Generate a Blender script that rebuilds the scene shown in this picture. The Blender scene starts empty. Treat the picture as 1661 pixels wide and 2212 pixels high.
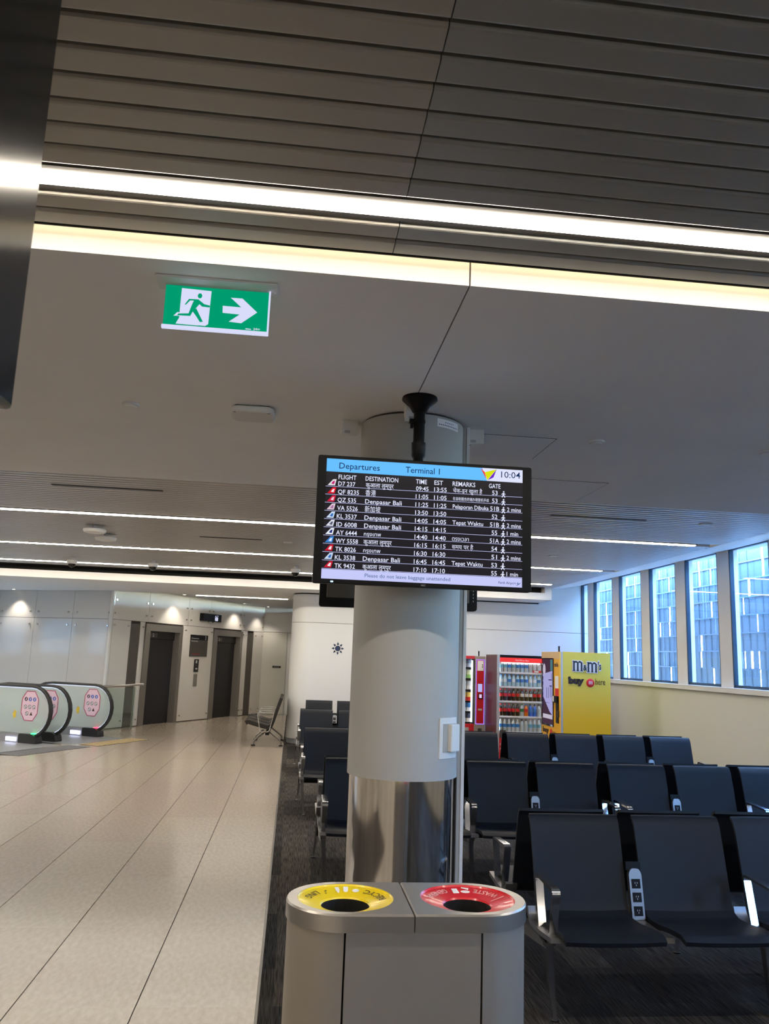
import bpy, bmesh, math, random
from mathutils import Vector, Matrix

random.seed(7)
S = bpy.context.scene
C = S.collection
PI = math.pi

# ------------------------------------------------------------------ camera
F_PX, PITCH, ROLL, YAW = 1734.465, 0.180683, 0.0365632, 0.1058156
CAM_H = 1.76
cp, sp, cy, sy = math.cos(PITCH), math.sin(PITCH), math.cos(YAW), math.sin(YAW)
fw = Vector((sy * cp, cy * cp, sp))
rt = Vector((cy, -sy, 0))
up = rt.cross(fw)
c_, s_ = math.cos(ROLL), math.sin(ROLL)
r2 = rt * c_ + up * s_
u2 = up * c_ - rt * s_
cam = bpy.data.cameras.new('camera')
cam.sensor_fit = 'VERTICAL'
cam.sensor_height = 36.0
cam.lens = F_PX / 2212 * 36.0
cam.clip_start = 0.02
cam.clip_end = 300
cam.dof.use_dof = True
cam.dof.focus_distance = 4.5
cam.dof.aperture_fstop = cam.lens / 1000 / 0.0022
camo = bpy.data.objects.new('camera', cam)
C.objects.link(camo)
camo.matrix_world = Matrix(((r2.x, u2.x, -fw.x, 0), (r2.y, u2.y, -fw.y, 0), (r2.z, u2.z, -fw.z, CAM_H), (0, 0, 0, 1)))
S.camera = camo

# ------------------------------------------------------------------ sky, exposure
SKY = 7.0
world = bpy.data.worlds.new('sky')
S.world = world
world.use_nodes = True
wn = world.node_tree
bg = wn.nodes['Background']
sky = wn.nodes.new('ShaderNodeTexSky')
sky.sky_type = 'NISHITA'
sky.sun_disc = False
sky.sun_elevation = math.radians(38)
sky.sun_rotation = math.radians(75)
sky.dust_density = 0.4
sky.ozone_density = 2.0
tint = wn.nodes.new('ShaderNodeMix')          # the camera's warm white balance: the whole sky reads bluer
tint.data_type = 'RGBA'
tint.blend_type = 'MULTIPLY'
tint.inputs[0].default_value = 1
tint.inputs[7].default_value = (.70, .92, 1.15, 1)
wn.links.new(sky.outputs[0], tint.inputs[6])
wn.links.new(tint.outputs[2], bg.inputs[0])
bg.inputs[1].default_value = SKY
S.view_settings.view_transform = 'Standard'
S.view_settings.look = 'None'
S.view_settings.exposure = 0.44
S.view_settings.gamma = 1.0
S.view_settings.use_curve_mapping = False
S.cycles.max_bounces = 10
S.cycles.diffuse_bounces = 5
S.cycles.transparent_max_bounces = 12
S.cycles.sample_clamp_indirect = 6.0
STRIP = 41.0       # linear ceiling lights
COVE = 2.5         # hidden cove tapes


# ------------------------------------------------------------------ materials
def srgb(r, g, b):
    f = lambda v: (v / 255 / 12.92) if v <= 10.3 else ((v / 255 + 0.055) / 1.055) ** 2.4
    return (f(r), f(g), f(b), 1)


MATS = {}


def mat(name, col=(.8, .8, .8), rough=.5, metal=0., emit=None, es=1., coat=0., spec=.5, noise=None, bump=None):
    """noise=(scale xyz, amount) varies the tone; bump=(scale xyz, strength)"""
    m = bpy.data.materials.new(name)
    m.use_nodes = True
    nt = m.node_tree
    b = nt.nodes['Principled BSDF']
    col = tuple(col) + ((1,) if len(col) == 3 else ())
    b.inputs['Base Color'].default_value = col
    b.inputs['Roughness'].default_value = rough
    b.inputs['Metallic'].default_value = metal
    b.inputs['Coat Weight'].default_value = coat
    b.inputs['Coat Roughness'].default_value = .06
    b.inputs['Specular IOR Level'].default_value = spec
    if emit is not None:
        b.inputs['Emission Color'].default_value = tuple(emit[:3]) + (1,)
        b.inputs['Emission Strength'].default_value = es
    if noise or bump:
        tc = nt.nodes.new('ShaderNodeTexCoord')
    if noise:
        mp = nt.nodes.new('ShaderNodeMapping')
        mp.inputs['Scale'].default_value = noise[0]
        n = nt.nodes.new('ShaderNodeTexNoise')
        n.inputs['Detail'].default_value = 4
        n.inputs['Scale'].default_value = 1
        r = nt.nodes.new('ShaderNodeMapRange')
        r.inputs[1].default_value = .3
        r.inputs[2].default_value = .7
        r.inputs[3].default_value = 1 - noise[1]
        r.inputs[4].default_value = 1 + noise[1]
        mx = nt.nodes.new('ShaderNodeMix')
        mx.data_type = 'RGBA'
        mx.blend_type = 'MULTIPLY'
        mx.inputs[0].default_value = 1
        mx.inputs[6].default_value = col
        nt.links.new(tc.outputs['Object'], mp.inputs[0])
        nt.links.new(mp.outputs[0], n.inputs['Vector'])
        nt.links.new(n.outputs['Fac'], r.inputs[0])
        nt.links.new(r.outputs[0], mx.inputs[7])
        nt.links.new(mx.outputs[2], b.inputs['Base Color'])
    if bump:
        mp = nt.nodes.new('ShaderNodeMapping')
        mp.inputs['Scale'].default_value = bump[0]
        n = nt.nodes.new('ShaderNodeTexNoise')
        n.inputs['Scale'].default_value = 1
        n.inputs['Detail'].default_value = 3
        bp = nt.nodes.new('ShaderNodeBump')
        bp.inputs['Strength'].default_value = bump[1]
        bp.inputs['Distance'].default_value = .01
        nt.links.new(tc.outputs['Object'], mp.inputs[0])
        nt.links.new(mp.outputs[0], n.inputs['Vector'])
        nt.links.new(n.outputs['Fac'], bp.inputs['Height'])
        nt.links.new(bp.outputs[0], b.inputs['Normal'])
    MATS[name] = m
    return m


def glow(name, col, s):
    m = bpy.data.materials.new(name)
    m.use_nodes = True
    nt = m.node_tree
    nt.nodes.clear()
    e = nt.nodes.new('ShaderNodeEmission')
    e.inputs[0].default_value = tuple(col[:3]) + (1,)
    e.inputs[1].default_value = s if s > 1.4 else s * .76      # screens, levelled to the exposure
    o = nt.nodes.new('ShaderNodeOutputMaterial')
    nt.links.new(e.outputs[0], o.inputs[0])
    MATS[name] = m
    return m


def glass(name, tint=(1, 1, 1), refl=.08, rough=.0):
    m = bpy.data.materials.new(name)
    m.use_nodes = True
    nt = m.node_tree
    nt.nodes.clear()
    t = nt.nodes.new('ShaderNodeBsdfTransparent')
    t.inputs[0].default_value = tuple(tint) + (1,)
    g = nt.nodes.new('ShaderNodeBsdfGlossy')
    g.inputs['Roughness'].default_value = rough
    fr = nt.nodes.new('ShaderNodeLayerWeight')      # Schlick, the same from either side of the sheet
    fr.inputs[0].default_value = .5
    pw_ = nt.nodes.new('ShaderNodeMath')
    pw_.operation = 'POWER'
    pw_.inputs[1].default_value = 5
    ad = nt.nodes.new('ShaderNodeMath')
    ad.operation = 'MULTIPLY_ADD'
    ad.inputs[1].default_value = 1 - refl
    ad.inputs[2].default_value = refl
    mx = nt.nodes.new('ShaderNodeMixShader')
    o = nt.nodes.new('ShaderNodeOutputMaterial')
    nt.links.new(fr.outputs['Facing'], pw_.inputs[0])
    nt.links.new(pw_.outputs[0], ad.inputs[0])
    nt.links.new(ad.outputs[0], mx.inputs[0])
    nt.links.new(t.outputs[0], mx.inputs[1])
    nt.links.new(g.outputs[0], mx.inputs[2])
    nt.links.new(mx.outputs[0], o.inputs[0])
    MATS[name] = m
    return m


def translucent(name, col, frac):
    m = bpy.data.materials.new(name)
    m.use_nodes = True
    nt = m.node_tree
    nt.nodes.clear()
    d = nt.nodes.new('ShaderNodeBsdfDiffuse')
    d.inputs[0].default_value = tuple(col) + (1,)
    t = nt.nodes.new('ShaderNodeBsdfTranslucent')
    t.inputs[0].default_value = tuple(col) + (1,)
    mx = nt.nodes.new('ShaderNodeMixShader')
    mx.inputs[0].default_value = frac
    o = nt.nodes.new('ShaderNodeOutputMaterial')
    nt.links.new(d.outputs[0], mx.inputs[1])
    nt.links.new(t.outputs[0], mx.inputs[2])
    nt.links.new(mx.outputs[0], o.inputs[0])
    MATS[name] = m
    return m


def zgrad(name, z0, c0, z1, c1, rough=.4):
    """printed colour fade along the object's own height"""
    m = mat(name, c0, rough)
    nt = m.node_tree
    tc = nt.nodes.new('ShaderNodeTexCoord')
    sx = nt.nodes.new('ShaderNodeSeparateXYZ')
    r = nt.nodes.new('ShaderNodeMapRange')
    r.inputs[1].default_value = z0
    r.inputs[2].default_value = z1
    mx = nt.nodes.new('ShaderNodeMix')
    mx.data_type = 'RGBA'
    mx.inputs[6].default_value = c0
    mx.inputs[7].default_value = c1
    nt.links.new(tc.outputs['Object'], sx.inputs[0])
    nt.links.new(sx.outputs[2], r.inputs[0])
    nt.links.new(r.outputs[0], mx.inputs[0])
    nt.links.new(mx.outputs[2], nt.nodes['Principled BSDF'].inputs['Base Color'])
    return m


WARM = (1.0, .895, .745)
M_white = mat('white_paint', (.71, .71, .705), .55)
M_soffit = mat('plaster_white', (.88, .88, .875), .75, noise=((2, 2, 2), .02))
M_cream = mat('cream_wall', (.66, .65, .60), .6)
M_slat = mat('grey_metal_slat', (.41, .385, .335), .42, .25)
M_slatg = mat('grey_green_metal_slat', (.34, .34, .315), .42, .25)
M_slatf = mat('silver_metal_slat', (.43, .43, .435), .36, .65)
M_dark = mat('plenum_black', (.012, .012, .012), .9)
M_black = mat('black_plastic', (.005, .005, .006), .42, spec=.16)
M_gloss = mat('black_gloss', (.006, .006, .007), .06)
M_soot = mat('dark_gloss_panel', (.008, .008, .008), .12, spec=.45)
M_chrome = mat('polished_steel', (.62, .60, .57), .09, 1.0, noise=((40, 40, .01), .10))
M_chair_metal = mat('polished_aluminium', (.74, .74, .75), .16, 1.0)
M_cast = mat('cast_aluminium', (.30, .30, .31), .42, .9)
M_steel = mat('brushed_steel', (.50, .475, .445), .34, .95, bump=((2, 2, 300), .03))
M_binside = mat('bin_steel', (.34, .305, .265), .5, .35, noise=((3, 3, 3), .05))
M_leather = mat('black_leather', (.0085, .0105, .0155), .55, spec=.28, bump=((260, 260, 260), .05))
M_leather2 = mat('brown_black_leather', (.020, .017, .014), .5, spec=.3)
M_carpet = mat('carpet_weave', (.042, .039, .035), .95, spec=.1, bump=((500, 500, 500), .3))
M_grey = mat('grey_trim', (.42, .42, .41), .5)
M_plinth = mat('plinth_grey', (.30, .31, .33), .5)
M_bronze = mat('dark_bronze', (.10, .092, .082), .35, .6)
M_frame = mat('lift_frame_steel', (.30, .28, .26), .38, .85)
M_liftdoor = mat('lift_door_dark', (.022, .022, .026), .32, .4)
M_darkglass = mat('dark_strip_glass', (.075, .068, .06), .15)
M_wglass = mat('white_back_painted_glass', (.62, .60, .575), .25, coat=.9)
M_liftglass = mat('satin_white_glass', (.66, .635, .60), .42)
M_gap = mat('joint_dark', (.045, .036, .030), .8)
M_column = mat('column_paint', (.42, .415, .405), .6, bump=((90, 90, 90), .05))
M_winframe = mat('window_frame_dark', (.02, .045, .075), .35, .3)
M_pane = glass('window_glass', (.80, .93, 1), .06)
M_clear = glass('clear_glass', (.86, .93, .91), .07)
def milky(name, col, f):
    m = glass(name, (.9, .95, .94), .07)
    nt = m.node_tree
    o = [n for n in nt.nodes if n.type == 'OUTPUT_MATERIAL'][0]
    last = o.inputs[0].links[0].from_socket
    d = nt.nodes.new('ShaderNodeBsdfDiffuse')
    d.inputs[0].default_value = tuple(col) + (1,)
    mx = nt.nodes.new('ShaderNodeMixShader')
    mx.inputs[0].default_value = f
    nt.links.new(last, mx.inputs[1])
    nt.links.new(d.outputs[0], mx.inputs[2])
    nt.links.new(mx.outputs[0], o.inputs[0])
    return m


M_milky = milky('tinted_glass_side', (.72, .78, .78), .38)
M_vglass = glass('cabinet_glass', (.96, .97, .97), .05)
M_screenpanel = translucent('translucent_panel', (.185, .205, .22), .40)
M_rail = mat('screen_rail_blue_grey', (.10, .13, .16), .5)
M_dim_sheet = translucent('dimming_sheet', (.80, .77, .74), .5)  # for sheets added outside the west panes to dim the sky through them
M_strip = glow('led_strip', WARM, STRIP)
M_cove = glow('cove_led', (1, .78, .47), COVE)
M_red = mat('red_panel', srgb(200, 30, 40), .35)
M_redlit = mat('red_lit_sign', srgb(220, 40, 40), .4, emit=srgb(225, 40, 40), es=.45)
M_maroon = mat('maroon_side', (.085, .022, .024), .4)
M_vgrey = mat('vending_grey', srgb(150, 140, 130), .5)
M_silver = mat('silver_trim', (.55, .56, .58), .35, .6)
M_tan = mat('tan_vinyl', srgb(205, 175, 130), .5)
M_yellow = zgrad('yellow_print', .9, srgb(232, 178, 20), 1.8, srgb(226, 212, 88))
M_gold = mat('golden_vinyl', srgb(228, 172, 40), .5)
M_ink = mat('navy_ink', srgb(28, 38, 58), .5)
M_brown = mat('brown_ink', srgb(40, 22, 14), .5)
M_print = mat('white_print', (.85, .85, .87), .5)
M_vled = glow('cabinet_led', (.92, .97, 1), 5.)
M_label_red = mat('label_red', srgb(215, 25, 40), .4)
M_ringy = mat('yellow_ring', srgb(245, 215, 10), .30, coat=.3)
M_ringr = mat('red_ring', srgb(215, 30, 45), .28, coat=.4)
M_graphic = mat('dark_graphic', srgb(60, 50, 20), .5)
M_sunicon = mat('dark_blue_vinyl', srgb(22, 44, 80), .5)
M_beige = mat('tactile_beige', srgb(185, 165, 125), .6)
M_plate = mat('escalator_plate', (.33, .34, .36), .45, .5)
M_rubber = mat('handrail_rubber', (.018, .018, .019), .35)
M_blueled = glow('blue_led', (.2, .45, 1), 6)
M_purple = glow('purple_led', (.35, .2, 1), 1.3)


def floor_mats():
    out = []
    for i, (r, g, b) in enumerate(((178, 166, 150), (177, 164, 149), (179, 168, 151), (176, 163, 147))):
        m = mat('stone_tile_%s' % 'abcd'[i], srgb(r - 8, g - 8, b - 6), .24, spec=.5, noise=((38, 14, 10), .09))
        nt = m.node_tree
        b_ = nt.nodes['Principled BSDF']
        n = nt.nodes.new('ShaderNodeTexNoise')
        n.inputs['Scale'].default_value = 30
        tc = nt.nodes.new('ShaderNodeTexCoord')
        mr = nt.nodes.new('ShaderNodeMapRange')
        mr.inputs[3].default_value = .13
        mr.inputs[4].default_value = .24
        nt.links.new(tc.outputs['Object'], n.inputs['Vector'])
        nt.links.new(n.outputs['Fac'], mr.inputs[0])
        nt.links.new(mr.outputs[0], b_.inputs['Roughness'])
        out.append(m)
    return out


M_tiles = floor_mats()


def carpet_nodes():
    nt = M_carpet.node_tree
    b = nt.nodes['Principled BSDF']
    tc = nt.nodes.new('ShaderNodeTexCoord')
    mp = nt.nodes.new('ShaderNodeMapping')
    mp.inputs['Rotation'].default_value = (0, 0, PI / 2)
    br = nt.nodes.new('ShaderNodeTexBrick')
    br.inputs['Scale'].default_value = 1
    br.inputs['Mortar Size'].default_value = 0
    br.inputs['Brick Width'].default_value = 1.0
    br.inputs['Row Height'].default_value = .25
    br.inputs['Color1'].default_value = (.075, .066, .055, 1)
    br.inputs['Color2'].default_value = (.026, .025, .024, 1)
    mp2 = nt.nodes.new('ShaderNodeMapping')
    mp2.inputs['Scale'].default_value = (160, 5, 1)
    n = nt.nodes.new('ShaderNodeTexNoise')
    n.inputs['Scale'].default_value = 1
    n.inputs['Detail'].default_value = 5
    r = nt.nodes.new('ShaderNodeMapRange')
    r.inputs[1].default_value = .35
    r.inputs[2].default_value = .68
    r.inputs[3].default_value = .35
    r.inputs[4].default_value = 1.8
    mx = nt.nodes.new('ShaderNodeMix')
    mx.data_type = 'RGBA'
    mx.blend_type = 'MULTIPLY'
    mx.inputs[0].default_value = 1
    L = nt.links.new
    L(tc.outputs['Object'], mp.inputs[0])
    L(mp.outputs[0], br.inputs['Vector'])
    L(tc.outputs['Object'], mp2.inputs[0])
    L(mp2.outputs[0], n.inputs['Vector'])
    L(n.outputs['Fac'], r.inputs[0])
    L(br.outputs['Color'], mx.inputs[6])
    L(r.outputs[0], mx.inputs[7])
    L(mx.outputs[2], b.inputs['Base Color'])


carpet_nodes()


# ------------------------------------------------------------------ mesh builder
class MB:
    def __init__(self):
        self.v, self.f, self.m, self.mats, self.cur = [], [], [], [], 0

    def use(self, m):
        if m not in self.mats:
            self.mats.append(m)
        self.cur = self.mats.index(m)
        return self

    def add(self, vs, fs):
        o = len(self.v)
        self.v += [tuple(p) for p in vs]
        for f in fs:
            self.f.append([i + o for i in f])
            self.m.append(self.cur)
        return self

    def box(self, x0, x1, y0, y1, z0, z1):
        vs = [(x, y, z) for z in (z0, z1) for y in (y0, y1) for x in (x0, x1)]
        return self.add(vs, [(0, 2, 3, 1), (4, 5, 7, 6), (0, 1, 5, 4), (2, 6, 7, 3), (0, 4, 6, 2), (1, 3, 7, 5)])

    def loft(self, rings, cap=True, closed=True):
        n = len(rings[0])
        vs = [p for r in rings for p in r]
        fs = []
        for i in range(len(rings) - 1):
            for j in range(n if closed else n - 1):
                k = (j + 1) % n
                fs.append((i * n + j, i * n + k, (i + 1) * n + k, (i + 1) * n + j))
        if cap:
            fs.append(tuple(reversed(range(n))))
            fs.append(tuple(range((len(rings) - 1) * n, len(rings) * n)))
        return self.add(vs, fs)

    def tube(self, p0, p1, r0, r1=None, n=12):
        r1 = r0 if r1 is None else r1
        p0, p1 = Vector(p0), Vector(p1)
        d = (p1 - p0).normalized()
        a = d.orthogonal().normalized()
        b = d.cross(a)
        rg = lambda p, r: [p + (a * math.cos(2 * PI * i / n) + b * math.sin(2 * PI * i / n)) * r for i in range(n)]
        return self.loft([rg(p0, r0), rg(p1, r1)])

    def path(self, pts, r, n=8, closed=False):
        pts = [Vector(p) for p in pts]
        rings = []
        m = len(pts)
        ref = None
        for i, p in enumerate(pts):
            if closed:
                d = pts[(i + 1) % m] - pts[i - 1]
            else:
                d = pts[min(i + 1, m - 1)] - pts[max(i - 1, 0)]
            d.normalize()
            if ref is None:
                ref = d.orthogonal().normalized()
            a = (ref - d * ref.dot(d)).normalized()
            ref = a
            b = d.cross(a)
            rings.append([p + (a * math.cos(2 * PI * k / n) + b * math.sin(2 * PI * k / n)) * r for k in range(n)])
        if closed:
            rings.append(rings[0])
        return self.loft(rings, cap=not closed)

    def lathe(self, prof, cx=0, cy_=0, n=24, cap=True):
        rings = [[(cx + r * math.cos(2 * PI * i / n), cy_ + r * math.sin(2 * PI * i / n), z) for i in range(n)] for r, z in prof]
        return self.loft(rings, cap)

    def prism(self, poly, z0, z1, fn=lambda x, y, z: (x, y, z)):
        """poly in the fn's x,y plane, extruded z0..z1"""
        return self.loft([[fn(x, y, z0) for x, y in poly], [fn(x, y, z1) for x, y in poly]])

    def band(self, path, w, t, closed=True, fn=None):
        """flat band swept along a YZ path: w is its width in X, t its thickness"""
        m = len(path)
        rings = []
        for i, (y, z) in enumerate(path):
            a = path[(i - 1) % m] if closed or i > 0 else path[0]
            b = path[(i + 1) % m] if closed or i < m - 1 else path[-1]
            d = Vector((b[0] - a[0], b[1] - a[1])).normalized()
            nx = Vector((-d.y, d.x)) * t / 2
            rings.append([(-w / 2, y + nx.x, z + nx.y), (w / 2, y + nx.x, z + nx.y), (w / 2, y - nx.x, z - nx.y), (-w / 2, y - nx.x, z - nx.y)])
        if closed:
            rings.append(rings[0])
        return self.loft(rings, cap=not closed)

    def text(self, s, fn, x=0, y=0, h=.02, w=None, bold=0, align='l'):
        """flat lettering; fn maps text-plane (x,y) to 3D; h = capital height"""
        vs, fs, x0, x1 = glyphs(s, bold)
        k = h / CAP
        kx = k if w is None else w / max(x1 - x0, 1e-6)
        ox = x - x0 * kx
        if align == 'c':
            ox -= (x1 - x0) * kx / 2
        if align == 'r':
            ox -= (x1 - x0) * kx
        return self.add([fn(ox + a * kx, y + b * k) for a, b in vs], fs)

    def mesh(self, name, smooth=False):
        me = bpy.data.meshes.new(name)
        me.from_pydata(self.v, [], self.f)
        for m in self.mats or [M_white]:
            me.materials.append(m)
        me.polygons.foreach_set('material_index', self.m)
        bm = bmesh.new()
        bm.from_mesh(me)
        bmesh.ops.recalc_face_normals(bm, faces=bm.faces)
        bm.to_mesh(me)
        bm.free()
        if smooth:
            me.polygons.foreach_set('use_smooth', [True] * len(me.polygons))
            me.set_sharp_from_angle(angle=math.radians(38))
        me.update()
        return me

    def build(self, name, parent=None, loc=(0, 0, 0), rot=(0, 0, 0), smooth=False, bevel=0):
        return link(name, self.mesh(name, smooth), parent, loc, rot, bevel)


def link(name, me, parent=None, loc=(0, 0, 0), rot=(0, 0, 0), bevel=0):
    o = bpy.data.objects.new(name, me)
    C.objects.link(o)
    o.parent = parent
    o.location = loc
    o.rotation_euler = rot
    if bevel:
        b = o.modifiers.new('bevel', 'BEVEL')
        b.width = bevel
        b.segments = 2
        b.limit_method = 'ANGLE'
        b.angle_limit = math.radians(40)
    return o


_G = {}


def glyphs(s, bold=0):
    key = (s, bold)
    if key in _G:
        return _G[key]
    c = bpy.data.curves.new('lettering', 'FONT')
    c.body = s
    c.resolution_u = 2
    c.offset = bold
    o = bpy.data.objects.new('lettering', c)
    C.objects.link(o)
    dg = bpy.context.evaluated_depsgraph_get()
    e = o.evaluated_get(dg)
    me = e.to_mesh()
    vs = [(v.co.x, v.co.y) for v in me.vertices]
    fs = [tuple(p.vertices) for p in me.polygons]
    e.to_mesh_clear()
    bpy.data.objects.remove(o)
    bpy.data.curves.remove(c)
    xs = [v[0] for v in vs] or [0, 1]
    _G[key] = (vs, fs, min(xs), max(xs))
    return _G[key]


CAP = 1.0
CAP = max(v[1] for v in glyphs('H')[0])


def rounded(pts, r, closed=True, n=4):
    """round the corners of a 2D polyline"""
    out = []
    m = len(pts)
    for i, p in enumerate(pts):
        p = Vector(p)
        if not closed and i in (0, m - 1):
            out.append(tuple(p))
            continue
        a, b = Vector(pts[(i - 1) % m]), Vector(pts[(i + 1) % m])
        da, db = (a - p), (b - p)
        k = min(r, da.length * .45, db.length * .45)
        p0, p1 = p + da.normalized() * k, p + db.normalized() * k
        for j in range(n + 1):
            t = j / n
            q = p0 * (1 - t) ** 2 + p * 2 * t * (1 - t) + p1 * t ** 2
            out.append(tuple(q))
    return out


def tag(o, label, cat, group=None):
    o['label'] = label
    o['category'] = cat
    if group:
        o['group'] = group
    return o


def thing(name, label, cat, loc=(0, 0, 0), rz=0, group=None):
    o = bpy.data.objects.new(name, None)
    C.objects.link(o)
    o.location = loc
    o.rotation_euler = (0, 0, rz)
    return tag(o, label, cat, group)


def frame_of(name, loc=(0, 0, 0), rz=0):
    """an Empty that a piece of the setting hangs from"""
    o = bpy.data.objects.new(name, None)
    C.objects.link(o)
    o.location = loc
    o.rotation_euler = (0, 0, rz)
    o['kind'] = 'structure'
    return o


def struct(o):
    o['kind'] = 'structure'
    return o


def copy_tree(o, parent=None):
    c = o.copy()
    C.objects.link(c)
    c.parent = parent
    for ch in list(o.children):
        copy_tree(ch, c)
    return c


# ================================================================== SETTING
ZS, ZN, ZF = 3.06, 3.12, 3.30      # soffit, near slats, far slats
Y1, Y2, Y3 = 2.59, 6.20, 16.0      # soffit 1 near/far edge, soffit 2 near edge
XE = 5.2                           # right end of the slatted ceiling
XL = -16.0                        # far left wall, out of view
XW = 6.12                          # face of the low wall under the windows
YW = 16.9                          # white back wall

# ---- floor
fl = frame_of('floor')
HX, HY0, HY1 = -4.85, 13.7, 21.5   # escalator pit
b = MB().use(M_gap)
b.box(HX, 6.3, -6, 25.2, -.12, -.006)
b.box(-9, HX, -6, HY0, -.12, -.006)
b.box(-9, HX, HY1, 25.2, -.12, -.006)
b.box(XL, -9, -6, 25.2, -.12, -.003)
b.build('slab', fl)
b = MB().use(M_tiles[0])
b.box(-9, -.085, -6, .9, -.006, 0)
b.box(XL, -4.7, .9, 13.6, -.006, -.001)
b.build('slab_surface', fl)
tile_me = []
for m in M_tiles:
    t = MB().use(m)
    t.box(-.297, .297, -.5998, .5998, -.006, 0)
    tile_me.append(t.mesh('tile'))
for k in range(14):
    xc = -.085 - .6 * (k + .5)
    for j in range(20):
        yc = 1.5 + 1.2 * j
        if xc / yc < -.42 or yc < 3:
            ok = yc < 3 and k < 3
            if not ok:
                continue
        if xc - .31 < HX and HY0 < yc < HY1 + .6:
            continue
        if yc > 19 and (xc + 3.53) * .8903 - (yc - 19.87) * .4555 < -.5:
            continue
        link('tile', random.choice(tile_me), fl, (xc, yc, 0))
cp_ = MB().use(M_carpet)
cp_.box(-.075, XW + .1, -6, YW + .1, -.006, 0.0)
struct(cp_.build('carpet'))
e = MB().use(M_bronze)
e.box(-.087, -.073, -6, YW + .2, -.006, .002)
struct(e.build('trim_carpet_edge'))

# ---- right wall: low cream wall, sill, piers, windows, sloped bulkhead
wr = frame_of('wall_right')
b = MB().use(M_cream)
b.box(XW, 6.4, -6, YW, 0, 1.46)
b.build('low_wall', wr)
b = MB().use(M_white)
b.box(XW - .06, 6.36, -6, YW, 1.46, 1.535)
b.build('sill', wr, bevel=.004)
b = MB().use(M_white)
b.add([(XE, -6, ZF), (XE, YW, ZF), (6.20, YW, 3.49), (6.20, -6, 3.49), (XE, -6, 3.7), (XE, YW, 3.7), (6.45, YW, 3.7), (6.45, -6, 3.7), (6.45, YW, 3.49), (6.45, -6, 3.49)],
      [(0, 1, 2, 3), (3, 2, 8, 9), (0, 4, 5, 1), (9, 8, 6, 7), (4, 7, 6, 5), (0, 3, 9, 7, 4), (1, 5, 6, 8, 2)])
b.build('bulkhead', wr)
pier = MB().use(M_white)
pier.box(XW + .03, 6.29, -.165, .165, 1.53, 3.5)
pier_me = pier.mesh('pier')
PITCH_W = 1.325
pier_y = [16.33 - PITCH_W * k for k in range(15)]
for y in pier_y:
    link('pier', pier_me, wr, (0, y, 0), bevel=.004)
b = MB().use(M_white)
b.box(XW + .03, 6.42, -6, pier_y[-1] - .165, 1.53, 3.5)
b.build('pier', wr)


def window_meshes(w):
    f = MB().use(M_winframe)
    t = .022
    f.box(6.155, 6.215, -w / 2, -w / 2 + t, 1.535, 3.5)
    f.box(6.155, 6.215, w / 2 - t, w / 2, 1.535, 3.5)
    f.box(6.165, 6.215, -w / 2 + t, w / 2 - t, 1.535, 1.575)
    f.box(6.165, 6.215, -w / 2 + t, w / 2 - t, 3.47, 3.5)
    p = MB().use(M_pane)
    p.add([(6.19, -w / 2 + t, 1.575), (6.19, w / 2 - t, 1.575), (6.19, w / 2 - t, 3.47), (6.19, -w / 2 + t, 3.47)], [(0, 1, 2, 3)])
    return f.mesh('window_frame'), p.mesh('pane')


wm = window_meshes(PITCH_W - .33)
spans = [((YW + pier_y[0] + .165) / 2, window_meshes(YW - pier_y[0] - .165))] + [((pier_y[k] + pier_y[k + 1]) / 2, wm) for k in range(14)]
for k, (y, (fm, pm)) in enumerate(spans):
    w = frame_of('window_%d' % (k + 1), (0, y, 0))
    link('window_frame', fm, w)
    link('pane', pm, w)

# ---- outside: shingled translucent screen before the windows, and the ground
screen = thing('facade_screen', 'pale blue translucent panel screen outside the windows, with bright slits between its panels', 'screen', (7.6, 0, 0))
pw, ph = .21, .30
variants = []
for cut in (0, 0, 0, .028, .042):
    t = MB().use(M_screenpanel)
    t.box(-.004, .004, -pw / 2 - .014, pw / 2 + .014 - (cut + .028 if cut else 0), -ph / 2 - .005, ph / 2 + .005)
    variants.append(t.mesh('panel'))
rest = MB().use(M_screenpanel)
for i in range(-18, 98):
    for j in range(10):
        y, z = 1.2 + i * pw, 1.36 + j * ph
        if 13.2 < y < 19.9 and j < 9:
            link('panel', random.choice(variants), screen, (.010 * (j % 2) + .011 * (i % 2), y, z), (0, 0, (.05 if i % 2 else -.03)))
        else:
            cut = random.choice((0, 0, 0, .05))
            x = .010 * (j % 2) + .011 * (i % 2)
            rest.box(x - .004, x + .004, y - pw / 2 - .014, y + pw / 2 + .014 - (cut + .028 if cut else 0), z - ph / 2 - .005, z + ph / 2 + .005)
rest.box(-.006, .006, -2.6, 21.6, .2, 1.2)
o = rest.build('panel_field', screen)
o['kind'] = 'stuff'
for j in range(11):
    b = MB().use(M_rail)
    b.box(-.030, -.022, -2.6, 21.6, 1.36 + (j - .5) * ph - .011, 1.36 + (j - .5) * ph + .011)
    b.build('screen_rail', screen)
b = MB().use(M_rail)
b.box(-.022, -.016, -.007, .007, 1.2, 4.2)
rail_v = b.mesh('screen_rail')
for i in range(57, 90):
    link('screen_rail', rail_v, screen, (0, 1.2 + (i - .5) * pw + .012, 0))
post = MB().use(M_silver)
post.box(.05, .11, -.03, .03, 0, 4.2)
pme = post.mesh('mullion_post')
for i in range(19):
    link('mullion_post', pme, screen, (0, -2.3 + i * PITCH_W, 0))
b = MB().use(M_grey)
b.box(6.46, 40, -40, 60, -.6, -.4)
struct(b.build('ground_outside'))

# ---- white back wall with rounded end, in two panels over a plinth
wb = frame_of('wall_back')


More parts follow.
